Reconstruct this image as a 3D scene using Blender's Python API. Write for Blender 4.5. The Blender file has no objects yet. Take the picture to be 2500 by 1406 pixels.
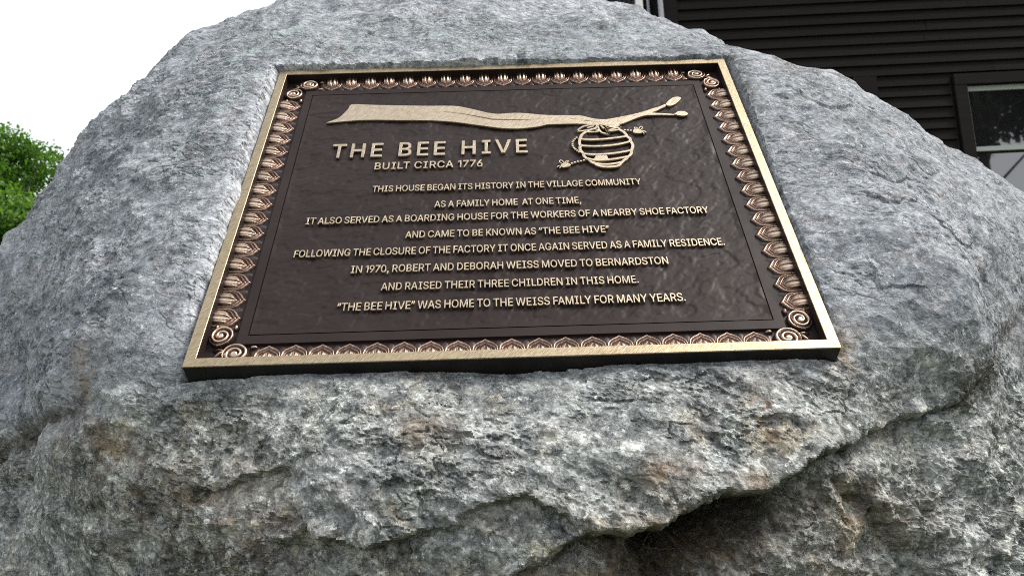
import bpy, math, random, json
import numpy as np
from mathutils import Matrix, Vector

S = bpy.context.scene
COL = S.collection
R = math.radians

# ------------------------------------------------------------------ camera, world, sun
CW = np.array([[0.9988, 0.0485, 0.0], [0.0083, -0.1700, -0.9854], [-0.0478, 0.9842, -0.1702]])
CAM = np.array([0.0, 0.0, 1.05])
cd = bpy.data.cameras.new('camera'); cam = bpy.data.objects.new('camera', cd); COL.objects.link(cam)
_m = Matrix.Identity(4)
for i in range(3):
    for j in range(3): _m[i][j] = CW[i, j]
    _m[i][3] = CAM[i]
cam.matrix_world = _m
cd.sensor_width = 36; cd.lens = 29.95; cd.clip_start = .02; cd.clip_end = 3000
cd.dof.use_dof = True; cd.dof.focus_distance = .93; cd.dof.aperture_fstop = 17.0
S.camera = cam

w = bpy.data.worlds.new('World'); S.world = w; w.use_nodes = True
nt = w.node_tree; nt.nodes.clear()
sky = nt.nodes.new('ShaderNodeTexSky'); sky.sky_type = 'NISHITA'; sky.sun_disc = False
SUN_EL, SUN_AZ = 52.0, 97.0            # azimuth clockwise from +Y
sky.sun_elevation = R(SUN_EL); sky.sun_rotation = R(SUN_AZ)
sky.air_density = 1.0; sky.dust_density = 3.0; sky.ozone_density = 1.0; sky.altitude = 50
hsv = nt.nodes.new('ShaderNodeHueSaturation'); hsv.inputs['Saturation'].default_value = .45
mixw = nt.nodes.new('ShaderNodeMix'); mixw.data_type = 'RGBA'; mixw.inputs[0].default_value = .45
mixw.inputs[7].default_value = (13.4, 13.6, 13.9, 1)
bg = nt.nodes.new('ShaderNodeBackground'); bg.inputs[1].default_value = .083
out = nt.nodes.new('ShaderNodeOutputWorld')
nt.links.new(sky.outputs[0], hsv.inputs['Color']); nt.links.new(hsv.outputs[0], mixw.inputs[6])
nt.links.new(mixw.outputs[2], bg.inputs[0]); nt.links.new(bg.outputs[0], out.inputs[0])

sl = bpy.data.lights.new('sun', 'SUN'); sl.energy = 2.3; sl.angle = R(20); sl.color = (1, .95, .88)
so = bpy.data.objects.new('sun', sl); COL.objects.link(so)
_d = Vector((math.sin(R(SUN_AZ)) * math.cos(R(SUN_EL)), math.cos(R(SUN_AZ)) * math.cos(R(SUN_EL)), math.sin(R(SUN_EL))))
so.rotation_euler = _d.to_track_quat('Z', 'Y').to_euler(); so.location = _d * 30

S.render.engine = 'CYCLES'
S.view_settings.view_transform = 'Standard'; S.view_settings.look = 'None'
S.view_settings.exposure = 0.85; S.view_settings.gamma = 1; S.view_settings.use_curve_mapping = False
S.render.filter_size = 1.0; S.cycles.filter_width = 1.0; S.cycles.max_bounces = 6; S.cycles.use_denoising = False

# ------------------------------------------------------------------ helpers
def link(name, me, mat=None, parent=None, **props):
    o = bpy.data.objects.new(name, me); COL.objects.link(o)
    if mat is not None and me is not None and len(me.materials) == 0: me.materials.append(mat)
    if parent is not None: o.parent = parent
    for k, v in props.items(): o[k] = v
    return o

def empty(name, loc, label, category, group=None, rot=None):
    o = bpy.data.objects.new(name, None); COL.objects.link(o); o.location = loc
    if rot is not None: o.rotation_euler = rot
    o.empty_display_size = .1
    o['label'] = label; o['category'] = category
    if group: o['group'] = group
    return o

def mesh_np(name, V, F, smooth=True):
    """V (n,3) float array, F (m,4) int array of quads"""
    me = bpy.data.meshes.new(name); V = np.asarray(V, np.float32); F = np.asarray(F, np.int32)
    me.vertices.add(len(V)); me.vertices.foreach_set('co', V.ravel())
    k = F.shape[1]
    me.loops.add(F.size); me.loops.foreach_set('vertex_index', F.ravel())
    me.polygons.add(len(F)); me.polygons.foreach_set('loop_start', np.arange(0, F.size, k, dtype=np.int32))
    me.update(calc_edges=True)
    me.polygons.foreach_set('use_smooth', np.full(len(F), smooth))
    me.update()
    return me

def mesh_py(name, V, F, smooth=False):
    me = bpy.data.meshes.new(name); me.from_pydata([tuple(v) for v in V], [], F); me.update()
    if smooth: me.polygons.foreach_set('use_smooth', [True] * len(F))
    return me

class MB:
    def __init__(s): s.V = []; s.F = []
    def box(s, x0, x1, y0, y1, z0, z1):
        b = len(s.V)
        s.V += [(x, y, z) for z in (z0, z1) for x, y in ((x0, y0), (x1, y0), (x1, y1), (x0, y1))]
        s.F += [tuple(b + i for i in f) for f in ((3, 2, 1, 0), (4, 5, 6, 7), (0, 1, 5, 4), (1, 2, 6, 5), (2, 3, 7, 6), (3, 0, 4, 7))]
        return s
    def quad(s, a, b, c, d):
        n = len(s.V); s.V += [a, b, c, d]; s.F.append((n, n + 1, n + 2, n + 3)); return s
    def tube(s, pts, rad, n=7):
        pts = [Vector(p) for p in pts]; base = len(s.V)
        if not hasattr(rad, '__len__'): rad = [rad] * len(pts)
        for i, p in enumerate(pts):
            t = (pts[min(i + 1, len(pts) - 1)] - pts[max(i - 1, 0)]).normalized()
            a = t.cross(Vector((.31, .2, .93))).normalized(); b = t.cross(a)
            for k in range(n):
                q = 2 * math.pi * k / n; s.V.append(tuple(p + (a * math.cos(q) + b * math.sin(q)) * rad[i]))
        for i in range(len(pts) - 1):
            for k in range(n):
                s.F.append((base + i * n + k, base + i * n + (k + 1) % n, base + (i + 1) * n + (k + 1) % n, base + (i + 1) * n + k))
        s.F.append(tuple(base + k for k in reversed(range(n)))); s.F.append(tuple(base + (len(pts) - 1) * n + k for k in range(n)))
        return s
    def mesh(s, name, smooth=False): return mesh_py(name, s.V, s.F, smooth)

# numpy gradient noise --------------------------------------------------------
_rng = np.random.RandomState(7)
_perm = _rng.permutation(256).astype(np.int32); _perm = np.r_[_perm, _perm, _perm]
_g = _rng.normal(size=(256, 3)).astype(np.float32); _g /= np.linalg.norm(_g, axis=1)[:, None]
def noise(P):
    P = P.astype(np.float32); I = np.floor(P).astype(np.int32); f = P - I; I &= 255
    u = f * f * f * (f * (f * 6 - 15) + 10); r = 0
    for dx in (0, 1):
        wx = u[:, 0] if dx else 1 - u[:, 0]; hx = _perm[I[:, 0] + dx]
        for dy in (0, 1):
            wy = u[:, 1] if dy else 1 - u[:, 1]; hy = _perm[(hx + I[:, 1] + dy) & 255]
            for dz in (0, 1):
                wz = u[:, 2] if dz else 1 - u[:, 2]; h = _perm[(hy + I[:, 2] + dz) & 255]; g = _g[h]
                r = r + wx * wy * wz * (g[:, 0] * (f[:, 0] - dx) + g[:, 1] * (f[:, 1] - dy) + g[:, 2] * (f[:, 2] - dz))
    return r * 1.55
def fbm(P, oct=4, lac=2.03, gain=.5, ridged=False):
    a = 1; s = 0; t = 0
    for o in range(oct):
        n = noise(P * (lac ** o) + 17.3 * o)
        if ridged: n = 1 - 2 * np.abs(n)
        s = s + a * n; t += a; a *= gain
    return s / t
def sst(a, b, x):
    t = np.clip((x - a) / (b - a), 0, 1); return t * t * (3 - 2 * t)
def terrace(x, sharp=.8):
    f = np.floor(x); return f + sst(sharp, 1, x - f)

def facets(P, tilt=1.0, k=1.0):
    """broken-stone planes: lower envelope of randomly tilted faces round jittered seeds (cell units)"""
    P = P.astype(np.float32); I = np.floor(P).astype(np.int32); best = np.full(len(P), 99, np.float32)
    for dx in (-1, 0, 1):
        for dy in (-1, 0, 1):
            for dz in (-1, 0, 1):
                c = I + np.array([dx, dy, dz], np.int32); q = c & 255
                h = _perm[_perm[_perm[q[:, 0]] + q[:, 1]] + q[:, 2]]
                d = P - (c + .5 + .45 * _g[h]); g = _g[(h + 91) & 255]
                np.minimum(best, tilt * (d * g).sum(1) + k * (d * d).sum(1), out=best)
    return best

# ------------------------------------------------------------------ material helper
def M(name):
    m = bpy.data.materials.new(name); m.use_nodes = True; t = m.node_tree; t.nodes.clear()
    o = t.nodes.new('ShaderNodeOutputMaterial'); b = t.nodes.new('ShaderNodeBsdfPrincipled'); t.links.new(b.outputs[0], o.inputs[0])
    return m, t, b
def N(t, typ, **kw):
    n = t.nodes.new('ShaderNode' + typ)
    for k, v in kw.items():
        if k[0] == '_': n.inputs[k[1:].replace('_', ' ')].default_value = v
        else: setattr(n, k, v)
    return n
def sock(x): return x.outputs[0] if hasattr(x, 'outputs') else x
def noi(t, vec, scale, detail=4, rough=.55, dist=0):
    n = N(t, 'TexNoise'); n.inputs['Scale'].default_value = scale; n.inputs['Detail'].default_value = detail
    n.inputs['Roughness'].default_value = rough; n.inputs['Distortion'].default_value = dist
    if vec is not None: t.links.new(sock(vec), n.inputs['Vector'])
    return n.outputs[0]
def ramp(t, x, stops, interp='LINEAR'):
    r = N(t, 'ValToRGB'); e = r.color_ramp.elements; r.color_ramp.interpolation = interp
    while len(e) < len(stops): e.new(.5)
    for i, (p, c) in enumerate(stops):
        e[i].position = p; e[i].color = (c, c, c, 1) if not hasattr(c, '__len__') else (*c, 1)
    t.links.new(sock(x), r.inputs[0]); return r.outputs[0]
def mx(t, fac, a, b, blend='MIX'):
    n = N(t, 'Mix', data_type='RGBA', blend_type=blend)
    for s, v in ((n.inputs[0], fac), (n.inputs[6], a), (n.inputs[7], b)):
        if isinstance(v, (int, float)): s.default_value = v if s.type == 'VALUE' else (v, v, v, 1)
        elif isinstance(v, tuple): s.default_value = (*v, 1)
        else: t.links.new(sock(v), s)
    return n.outputs[2]
def ma(t, op, a, b=0.0, clamp=False):
    n = N(t, 'Math', operation=op, use_clamp=clamp)
    for s, v in ((n.inputs[0], a), (n.inputs[1], b)):
        if isinstance(v, (int, float)): s.default_value = v
        else: t.links.new(sock(v), s)
    return n.outputs[0]
def mapping(t, vec, scale=(1, 1, 1), rot=(0, 0, 0)):
    n = N(t, 'Mapping'); n.inputs['Scale'].default_value = scale; n.inputs['Rotation'].default_value = rot
    t.links.new(sock(vec), n.inputs['Vector']); return n.outputs[0]
def objco(t): return N(t, 'TexCoord').outputs['Object']
def bump(t, b, h, strength, dist, normal=None):
    n = N(t, 'Bump'); n.inputs['Strength'].default_value = strength; n.inputs['Distance'].default_value = dist
    t.links.new(sock(h), n.inputs['Height'])
    if normal is not None: t.links.new(normal, n.inputs['Normal'])
    if b is not None: t.links.new(n.outputs[0], b.inputs['Normal'])
    return n.outputs[0]
def setb(b, **kw):
    for k, v in kw.items():
        s = b.inputs[k.replace('_', ' ')]
        s.default_value = (*v, 1) if isinstance(v, tuple) and len(v) == 3 else v

# ------------------------------------------------------------------ plaque pose
RW = np.array([[0.9998, 0.0082, 0.0188], [0.0103, 0.5911, -0.8066], [-0.0178, 0.8066, 0.5909]])
_u, _s, _vt = np.linalg.svd(RW); RW = _u @ _vt
TW = np.array([-0.0004, 0.9447, 1.3366])
HW, HH = .3048, .2667

# ------------------------------------------------------------------ rock material
def rock_material():
    m, t, b = M('lichened_granite')
    co = objco(t)
    z1 = N(t, 'Attribute', attribute_name='zone'); z2 = N(t, 'Attribute', attribute_name='zone_b')
    s1 = N(t, 'SeparateColor'); t.links.new(z1.outputs['Color'], s1.inputs[0])
    s2 = N(t, 'SeparateColor'); t.links.new(z2.outputs['Color'], s2.inputs[0])
    low, teal, brown = s1.outputs; cut, moss_shade, chalk = s2.outputs
    warp = N(t, 'VectorMath', operation='MULTIPLY_ADD'); nz = N(t, 'TexNoise'); nz.inputs['Scale'].default_value = 30; nz.inputs['Detail'].default_value = 4
    t.links.new(co, nz.inputs['Vector']); t.links.new(nz.outputs['Color'], warp.inputs[0]); warp.inputs[1].default_value = (.014, .014, .014); t.links.new(co, warp.inputs[2])
    wv = warp.outputs[0]
    st = mapping(t, wv, (1, 1.2, 1.45), (0, R(20), 0))
    big = noi(t, co, 3.2, 5, .6)
    mid = noi(t, st, 13, 7, .72, .3)
    fine = noi(t, st, 62, 5, .80)
    grain = noi(t, co, 380, 4, .8)
    base = ramp(t, mid, [(.33, (.085, .095, .112)), (.44, (.170, .185, .205)), (.52, (.255, .272, .290)), (.60, (.330, .345, .360)), (.72, (.43, .44, .45))])
    base = mx(t, .55, base, ramp(t, fine, [(.36, (.045, .05, .06)), (.44, (.165, .178, .195)), (.52, (.30, .312, .325)), (.60, (.40, .41, .415)), (.70, (.58, .59, .58))]))
    pk = ramp(t, noi(t, st, 20, 5, .7), [(.50, 0.0), (.60, .7)])
    base = mx(t, pk, base, mx(t, 1, base, (1.0, .90, .87), 'MULTIPLY'))
    dk = ramp(t, noi(t, wv, 9, 6, .75, .8), [(.53, 0.0), (.58, .55)])
    base = mx(t, dk, base, mx(t, 1, base, (.50, .55, .58), 'MULTIPLY'))
    # coarse crystalline mottling of the lower face: overlapping crisp blotches
    coarse = ramp(t, noi(t, wv, 42, 5, .74), [(.36, (.05, .056, .058)), (.45, (.145, .155, .158)), (.53, (.245, .255, .250)), (.64, (.36, .37, .355))])
    b1 = ramp(t, noi(t, wv, 24, 6, .78, .4), [(.53, 0.0), (.565, .60)])
    coarse = mx(t, b1, coarse, ramp(t, fine, [(.38, (.20, .22, .22)), (.52, (.43, .45, .44)), (.65, (.62, .64, .63))]))
    tan = ramp(t, noi(t, wv, 19, 5, .72, .3), [(.545, 0.0), (.60, .8)])
    coarse = mx(t, tan, coarse, mx(t, 1, coarse, (1.0, .89, .76), 'MULTIPLY'))
    b2 = ramp(t, noi(t, mapping(t, wv, (1.25, 1, .8)), 33, 5, .76, .5), [(.545, 0.0), (.575, .78)])
    coarse = mx(t, b2, coarse, ramp(t, fine, [(.4, (.022, .026, .028)), (.6, (.085, .095, .095))]))
    lowf = ma(t, 'MULTIPLY', low, ramp(t, noi(t, co, 7, 5, .7), [(.34, .35), (.55, 1.0)]))
    col = mx(t, lowf, base, coarse)
    # weathering: chalky smooth film
    col = mx(t, ma(t, 'MULTIPLY', chalk, ramp(t, noi(t, st, 30, 7, .65), [(.46, .05), (.54, .85)])), col, ramp(t, fine, [(.4, (.33, .345, .36)), (.6, (.45, .46, .475))]))
    fz = ma(t, 'ABSOLUTE', ma(t, 'SUBTRACT', noi(t, st, 30, 7, .68, .3), .5))
    fzm = ramp(t, noi(t, co, 14, 4, .6), [(.47, 0.0), (.60, 1.0)])
    fzl = ma(t, 'MULTIPLY', ramp(t, fz, [(.0, 1.0), (.008, .0)]), fzm)
    fy = ma(t, 'ABSOLUTE', ma(t, 'SUBTRACT', noi(t, mapping(t, st, (1, 1, 1), (0, R(-35), 0)), 75, 6, .7), .5))
    fyl = ma(t, 'MULTIPLY', ramp(t, fy, [(.0, 1.0), (.010, .0)]), ramp(t, noi(t, co, 31, 4, .6), [(.48, 0.0), (.58, 1.0)]))
    fis = ma(t, 'MAXIMUM', fzl, fyl)
    col = mx(t, ma(t, 'MULTIPLY', fis, .8), col, (.030, .032, .034))
    mott = ramp(t, noi(t, wv, 105, 3, .75), [(.40, .60), (.47, .92), (.53, 1.06), (.60, 1.42)])
    col = mx(t, .6, col, mx(t, 1, col, mott, 'MULTIPLY'))
    gv = N(t, 'TexVoronoi'); gv.inputs['Scale'].default_value = 330; t.links.new(co, gv.inputs['Vector'])
    gs = N(t, 'SeparateColor'); t.links.new(gv.outputs['Color'], gs.inputs[0])
    gr1 = ramp(t, gs.outputs[0], [(.0, .55), (.25, .88), (.75, 1.08), (1.0, 1.55)])
    gv2 = N(t, 'TexVoronoi'); gv2.inputs['Scale'].default_value = 150; t.links.new(wv, gv2.inputs['Vector'])
    gs2 = N(t, 'SeparateColor'); t.links.new(gv2.outputs['Color'], gs2.inputs[0])
    gr2 = ramp(t, gs2.outputs[1], [(.0, .62), (.3, .92), (.7, 1.06), (1.0, 1.45)])
    film = ramp(t, noi(t, wv, 6.5, 7, .70, .5), [(.50, 0.0), (.545, .62)])
    film = ma(t, 'MULTIPLY', film, ma(t, 'SUBTRACT', 1.0, ma(t, 'MULTIPLY', low, .6)))
    col = mx(t, film, col, ramp(t, fine, [(.38, (.255, .27, .285)), (.6, (.37, .385, .40))]))
    drk = ramp(t, noi(t, co, 5.2, 6, .68, .8), [(.53, 0.0), (.60, .5)])
    col = mx(t, drk, col, mx(t, 1, col, (.58, .60, .62), 'MULTIPLY'))
    col = mx(t, ma(t, 'ADD', .38, ma(t, 'MULTIPLY', low, .37)), col, mx(t, 1, col, gr1, 'MULTIPLY'))
    col = mx(t, ma(t, 'ADD', .35, ma(t, 'MULTIPLY', low, .45)), col, mx(t, 1, col, gr2, 'MULTIPLY'))
    # black specks
    sp = ramp(t, noi(t, st, 150, 6, .75), [(.365, 1.0), (.405, 0.0)])
    col = mx(t, ma(t, 'MULTIPLY', sp, .75), col, (.035, .038, .042))
    # white quartz flecks
    wh = ramp(t, noi(t, wv, 130, 5, .7), [(.62, 0.0), (.66, .8)])
    col = mx(t, wh, col, (.60, .62, .63))
    # pale teal foliose lichen
    lr = ma(t, 'ADD', noi(t, wv, 30, 6, .74, .4), ma(t, 'MULTIPLY', teal, .12))
    lm = ramp(t, lr, [(.635, 0.0), (.650, 1.0)])
    lm = ma(t, 'MULTIPLY', lm, ramp(t, teal, [(.05, 0.0), (.2, 1.0)]))
    lcol = ramp(t, noi(t, co, 160, 5, .7), [(.3, (.12, .14, .138)), (.5, (.29, .325, .318)), (.7, (.43, .465, .455))])
    lrim = ma(t, 'MULTIPLY', ramp(t, lr, [(.600, 0.0), (.632, .8), (.640, 0.0)]), ramp(t, teal, [(.05, 0.0), (.3, 1.0)]))
    col = mx(t, lrim, col, (.045, .052, .052))
    col = mx(t, ma(t, 'MULTIPLY', lm, .92), col, lcol)
    # brown iron stain
    br = ma(t, 'MULTIPLY', brown, ramp(t, noi(t, wv, 38, 5, .7, .5), [(.36, 0.0), (.6, 1.0)]))
    brc = ramp(t, noi(t, co, 30, 5, .6), [(.35, (.11, .065, .045)), (.5, (.25, .155, .085)), (.68, (.34, .235, .12))])
    col = mx(t, ma(t, 'MULTIPLY', br, .8), col, brc)
    # mossy dirt, plus shade painted in the hollow and beside the plaque
    mo = ma(t, 'MULTIPLY', moss_shade, ma(t, 'ADD', ramp(t, noi(t, co, 120, 4, .75), [(.38, 0.0), (.58, 1.0)]), ma(t, 'SUBTRACT', moss_shade, .45, True)), True)
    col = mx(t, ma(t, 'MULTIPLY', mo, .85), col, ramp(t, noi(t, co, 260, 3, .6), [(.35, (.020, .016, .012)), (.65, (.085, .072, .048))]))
    # fresh cut, chipped stone
    ct = ma(t, 'MULTIPLY', cut, ramp(t, noi(t, co, 85, 6, .68), [(.36, .05), (.56, 1.0)]))
    cc = ramp(t, noi(t, co, 170, 5, .7), [(.3, (.17, .18, .21)), (.47, (.42, .43, .46)), (.65, (.70, .70, .69))])
    col = mx(t, ct, col, cc)
    col = mx(t, .16, col, ramp(t, grain, [(.3, .12), (.7, .85)]), 'OVERLAY')
    gain = mx(t, 1.0, col, mx(t, low, (1.00, 1.022, 1.048), (1.22, 1.22, 1.18)), 'MULTIPLY')  # lower face lightened in colour, standing in for bounce light
    t.links.new(gain, b.inputs['Base Color'])
    setb(b, Roughness=.82); b.inputs['Specular IOR Level'].default_value = .35
    h = ma(t, 'ADD', ma(t, 'MULTIPLY', fine, 1.0), ma(t, 'MULTIPLY', noi(t, st, 210, 3, .75), .40))
    h = ma(t, 'SUBTRACT', h, ma(t, 'MULTIPLY', fis, .8)); h = ma(t, 'ADD', h, ma(t, 'MULTIPLY', lm, ma(t, 'ADD', .28, ma(t, 'MULTIPLY', noi(t, co, 260, 4, .7), .5))))
    n1 = bump(t, None, h, .7, .0038)
    bump(t, b, grain, .5, .0016, n1)
    return m

# ------------------------------------------------------------------ boulder
CTRL = np.array(json.loads('[[-0.338,1.115,1.587],[-0.168,1.121,1.593],[0.002,1.125,1.595],[0.172,1.121,1.577],[0.327,1.122,1.569],[-0.334,1.022,1.469],[-0.335,0.932,1.349],[-0.336,0.864,1.25],[-0.338,0.805,1.133],[0.336,1.034,1.453],[0.335,0.946,1.332],[0.334,0.868,1.228],[0.332,0.812,1.121],[-0.203,0.779,1.088],[-0.003,0.78,1.085],[0.197,0.783,1.081],[-0.0,0.941,1.339],[-0.179,1.009,1.44],[0.181,1.014,1.433],[-0.182,0.86,1.227],[0.178,0.864,1.22],[-0.297,1.19,1.656],[0.003,1.199,1.671],[0.302,1.197,1.62],[0.441,1.044,1.445],[0.439,0.929,1.281],[0.437,0.837,1.138],[-0.429,1.033,1.462],[-0.431,0.92,1.297],[-0.433,0.838,1.146],[-0.622,1.07,1.235],[-0.564,0.98,1.106],[-0.498,0.9,1.037],[-0.329,0.8,1.051],[-0.207,0.77,1.064],[-0.096,0.758,1.062],[0.012,0.755,1.061],[0.138,0.755,1.062],[0.257,0.785,1.075],[0.566,0.99,1.122],[0.534,0.94,1.008],[0.376,0.845,1.064],[-0.278,0.765,0.997],[-0.162,0.73,1.018],[-0.058,0.712,1.014],[0.042,0.705,1.009],[0.144,0.715,1.014],[0.264,0.765,1.031],[-0.428,0.85,0.977],[-0.308,0.8,0.941],[-0.167,0.75,0.942],[-0.061,0.715,0.943],[0.038,0.705,0.94],[0.141,0.735,0.93],[0.264,0.79,0.951],[0.358,0.83,0.98],[0.461,0.89,0.931],[0.498,0.91,0.879],[-0.589,1.0,0.836],[-0.31,0.86,0.838],[-0.108,0.8,0.828],[0.073,0.8,0.82],[0.27,0.85,0.815],[0.574,0.98,0.767],[1.15,1.5,0.5],[1.1,1.7,1.0],[0.8,2.1,1.2],[0.3,2.35,1.35],[-0.3,2.35,1.35],[-0.8,2.1,1.2],[-1.1,1.7,0.9],[-1.15,1.5,0.4],[0.0,2.5,0.7],[0.7,2.3,0.5],[-0.7,2.3,0.5],[1.0,1.9,0.2],[-1.0,1.9,0.2],[0.0,1.6,-0.15],[0.7,1.5,-0.1],[-0.7,1.5,-0.1],[0.0,1.0,-0.05],[0.6,1.05,0.0],[-0.6,1.05,0.0],[0.0,2.1,-0.1],[0.0,2.0,1.72],[0.5,1.95,1.6],[-0.5,1.95,1.55],[1.05,1.2,0.4],[-1.05,1.15,0.4],[-0.8,1.251,1.312],[-0.774,1.272,1.362],[-0.759,1.301,1.423],[-0.733,1.331,1.498],[-0.715,1.331,1.526],[-0.669,1.355,1.576],[-0.663,1.36,1.637],[-0.616,1.383,1.679],[-0.566,1.403,1.725],[-0.519,1.433,1.767],[-0.462,1.461,1.833],[-0.386,1.483,1.846],[-0.316,1.502,1.877],[-0.242,1.521,1.899],[-0.166,1.531,1.911],[-0.049,1.531,1.908],[0.066,1.521,1.879],[0.138,1.501,1.851],[0.176,1.482,1.822],[0.239,1.469,1.825],[0.281,1.46,1.799],[0.317,1.444,1.736],[0.372,1.428,1.758],[0.407,1.42,1.723],[0.418,1.42,1.642],[0.435,1.417,1.587],[0.484,1.405,1.579],[0.563,1.386,1.599],[0.611,1.373,1.587],[0.658,1.364,1.537],[0.712,1.351,1.507],[0.707,1.349,1.456],[0.752,1.342,1.459],[0.762,1.333,1.44],[0.799,1.32,1.413],[0.81,1.324,1.378],[0.857,1.302,1.315],[0.913,1.272,1.199]]'))
CRACK = [(.443,1.066),(.412,1.054),(.34,1.038),(.295,1.025),(.262,1.017),(.234,1.003),(.212,.995),(.18,.992),(.15,.987),(.128,.98),(.117,.971),(.108,.966),(.092,.967),(.072,.965),(.052,.965),(.039,.962),(.022,.953),(.002,.941),(-.015,.928)]
CRACK_D = [.003, .006, .010, .014, .024, .050, .100, .155, .195, .21, .20, .15, .075, .040, .028, .022, .018, .012, .006]
LEDGE = [(-.184,.983),(-.181,.977),(-.164,.973),(-.128,.97),(-.093,.974),(-.066,.98),(-.032,.993),(-.005,1.003),(.015,.999),(.031,.989),(.046,.974)]
LEDGE_D = [.002, .009, .013, .013, .009, .006, .007, .009, .008, .005, .002]
CHIP = [(-.275,1.018),(-.249,1.024),(-.221,1.035),(-.189,1.041)]
CHIP_D = [.001, .008, .009, .002]
GROOVE = [(-.663,1.034),(-.617,1.055),(-.538,1.077),(-.467,1.087),(-.429,1.095)]
SEAM = [(.634,1.171),(.538,1.119),(.466,1.082),(.443,1.066)]
EDGE2 = [(.255,1.004),(.288,1.002),(.31,.991),(.335,.97),(.349,.954),(.363,.929),(.386,.897)]
EDGE2_D = [.004, .012, .020, .024, .022, .018, .010]
FLAKES = [[(.359,1.463),(.389,1.468),(.400,1.438),(.440,1.447)], [(.363,1.190),(.366,1.176),(.388,1.173)], [(-.226,.961),(-.206,.967),(-.172,.962)], [(.421,.907),(.442,.913),(.475,.909),(.505,.893)],
  [(.43,1.33),(.46,1.325),(.48,1.33)], [(.47,1.25),(.49,1.235),(.52,1.24)], [(.40,1.29),(.42,1.282),(.45,1.29)], [(-.10,1.045),(-.07,1.05),(-.05,1.045)], [(.17,1.06),(.19,1.05),(.22,1.055)], [(-.46,1.20),(-.44,1.19),(-.42,1.20)]]

def polydist(px, pz, L, vals=None):
    """nearest distance, side (+ above), interpolated value"""
    best = np.full(px.shape, 9.0, np.float32); side = np.zeros_like(best); val = np.zeros_like(best)
    for i in range(len(L) - 1):
        a = np.array(L[i]); d = np.array(L[i + 1]) - a; l2 = d @ d
        t = np.clip(((px - a[0]) * d[0] + (pz - a[1]) * d[1]) / l2, 0, 1)
        qx = px - a[0] - t * d[0]; qz = pz - a[1] - t * d[1]; q = np.hypot(qx, qz)
        m = q < best
        sgn = np.sign(d[0] * (pz - a[1]) - d[1] * (px - a[0])) * (1 if d[0] > 0 else -1)
        best[m] = q[m]; side[m] = sgn[m]
        if vals is not None: val[m] = (vals[i] + t * (vals[i + 1] - vals[i]))[m]
    return best, side, val

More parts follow.
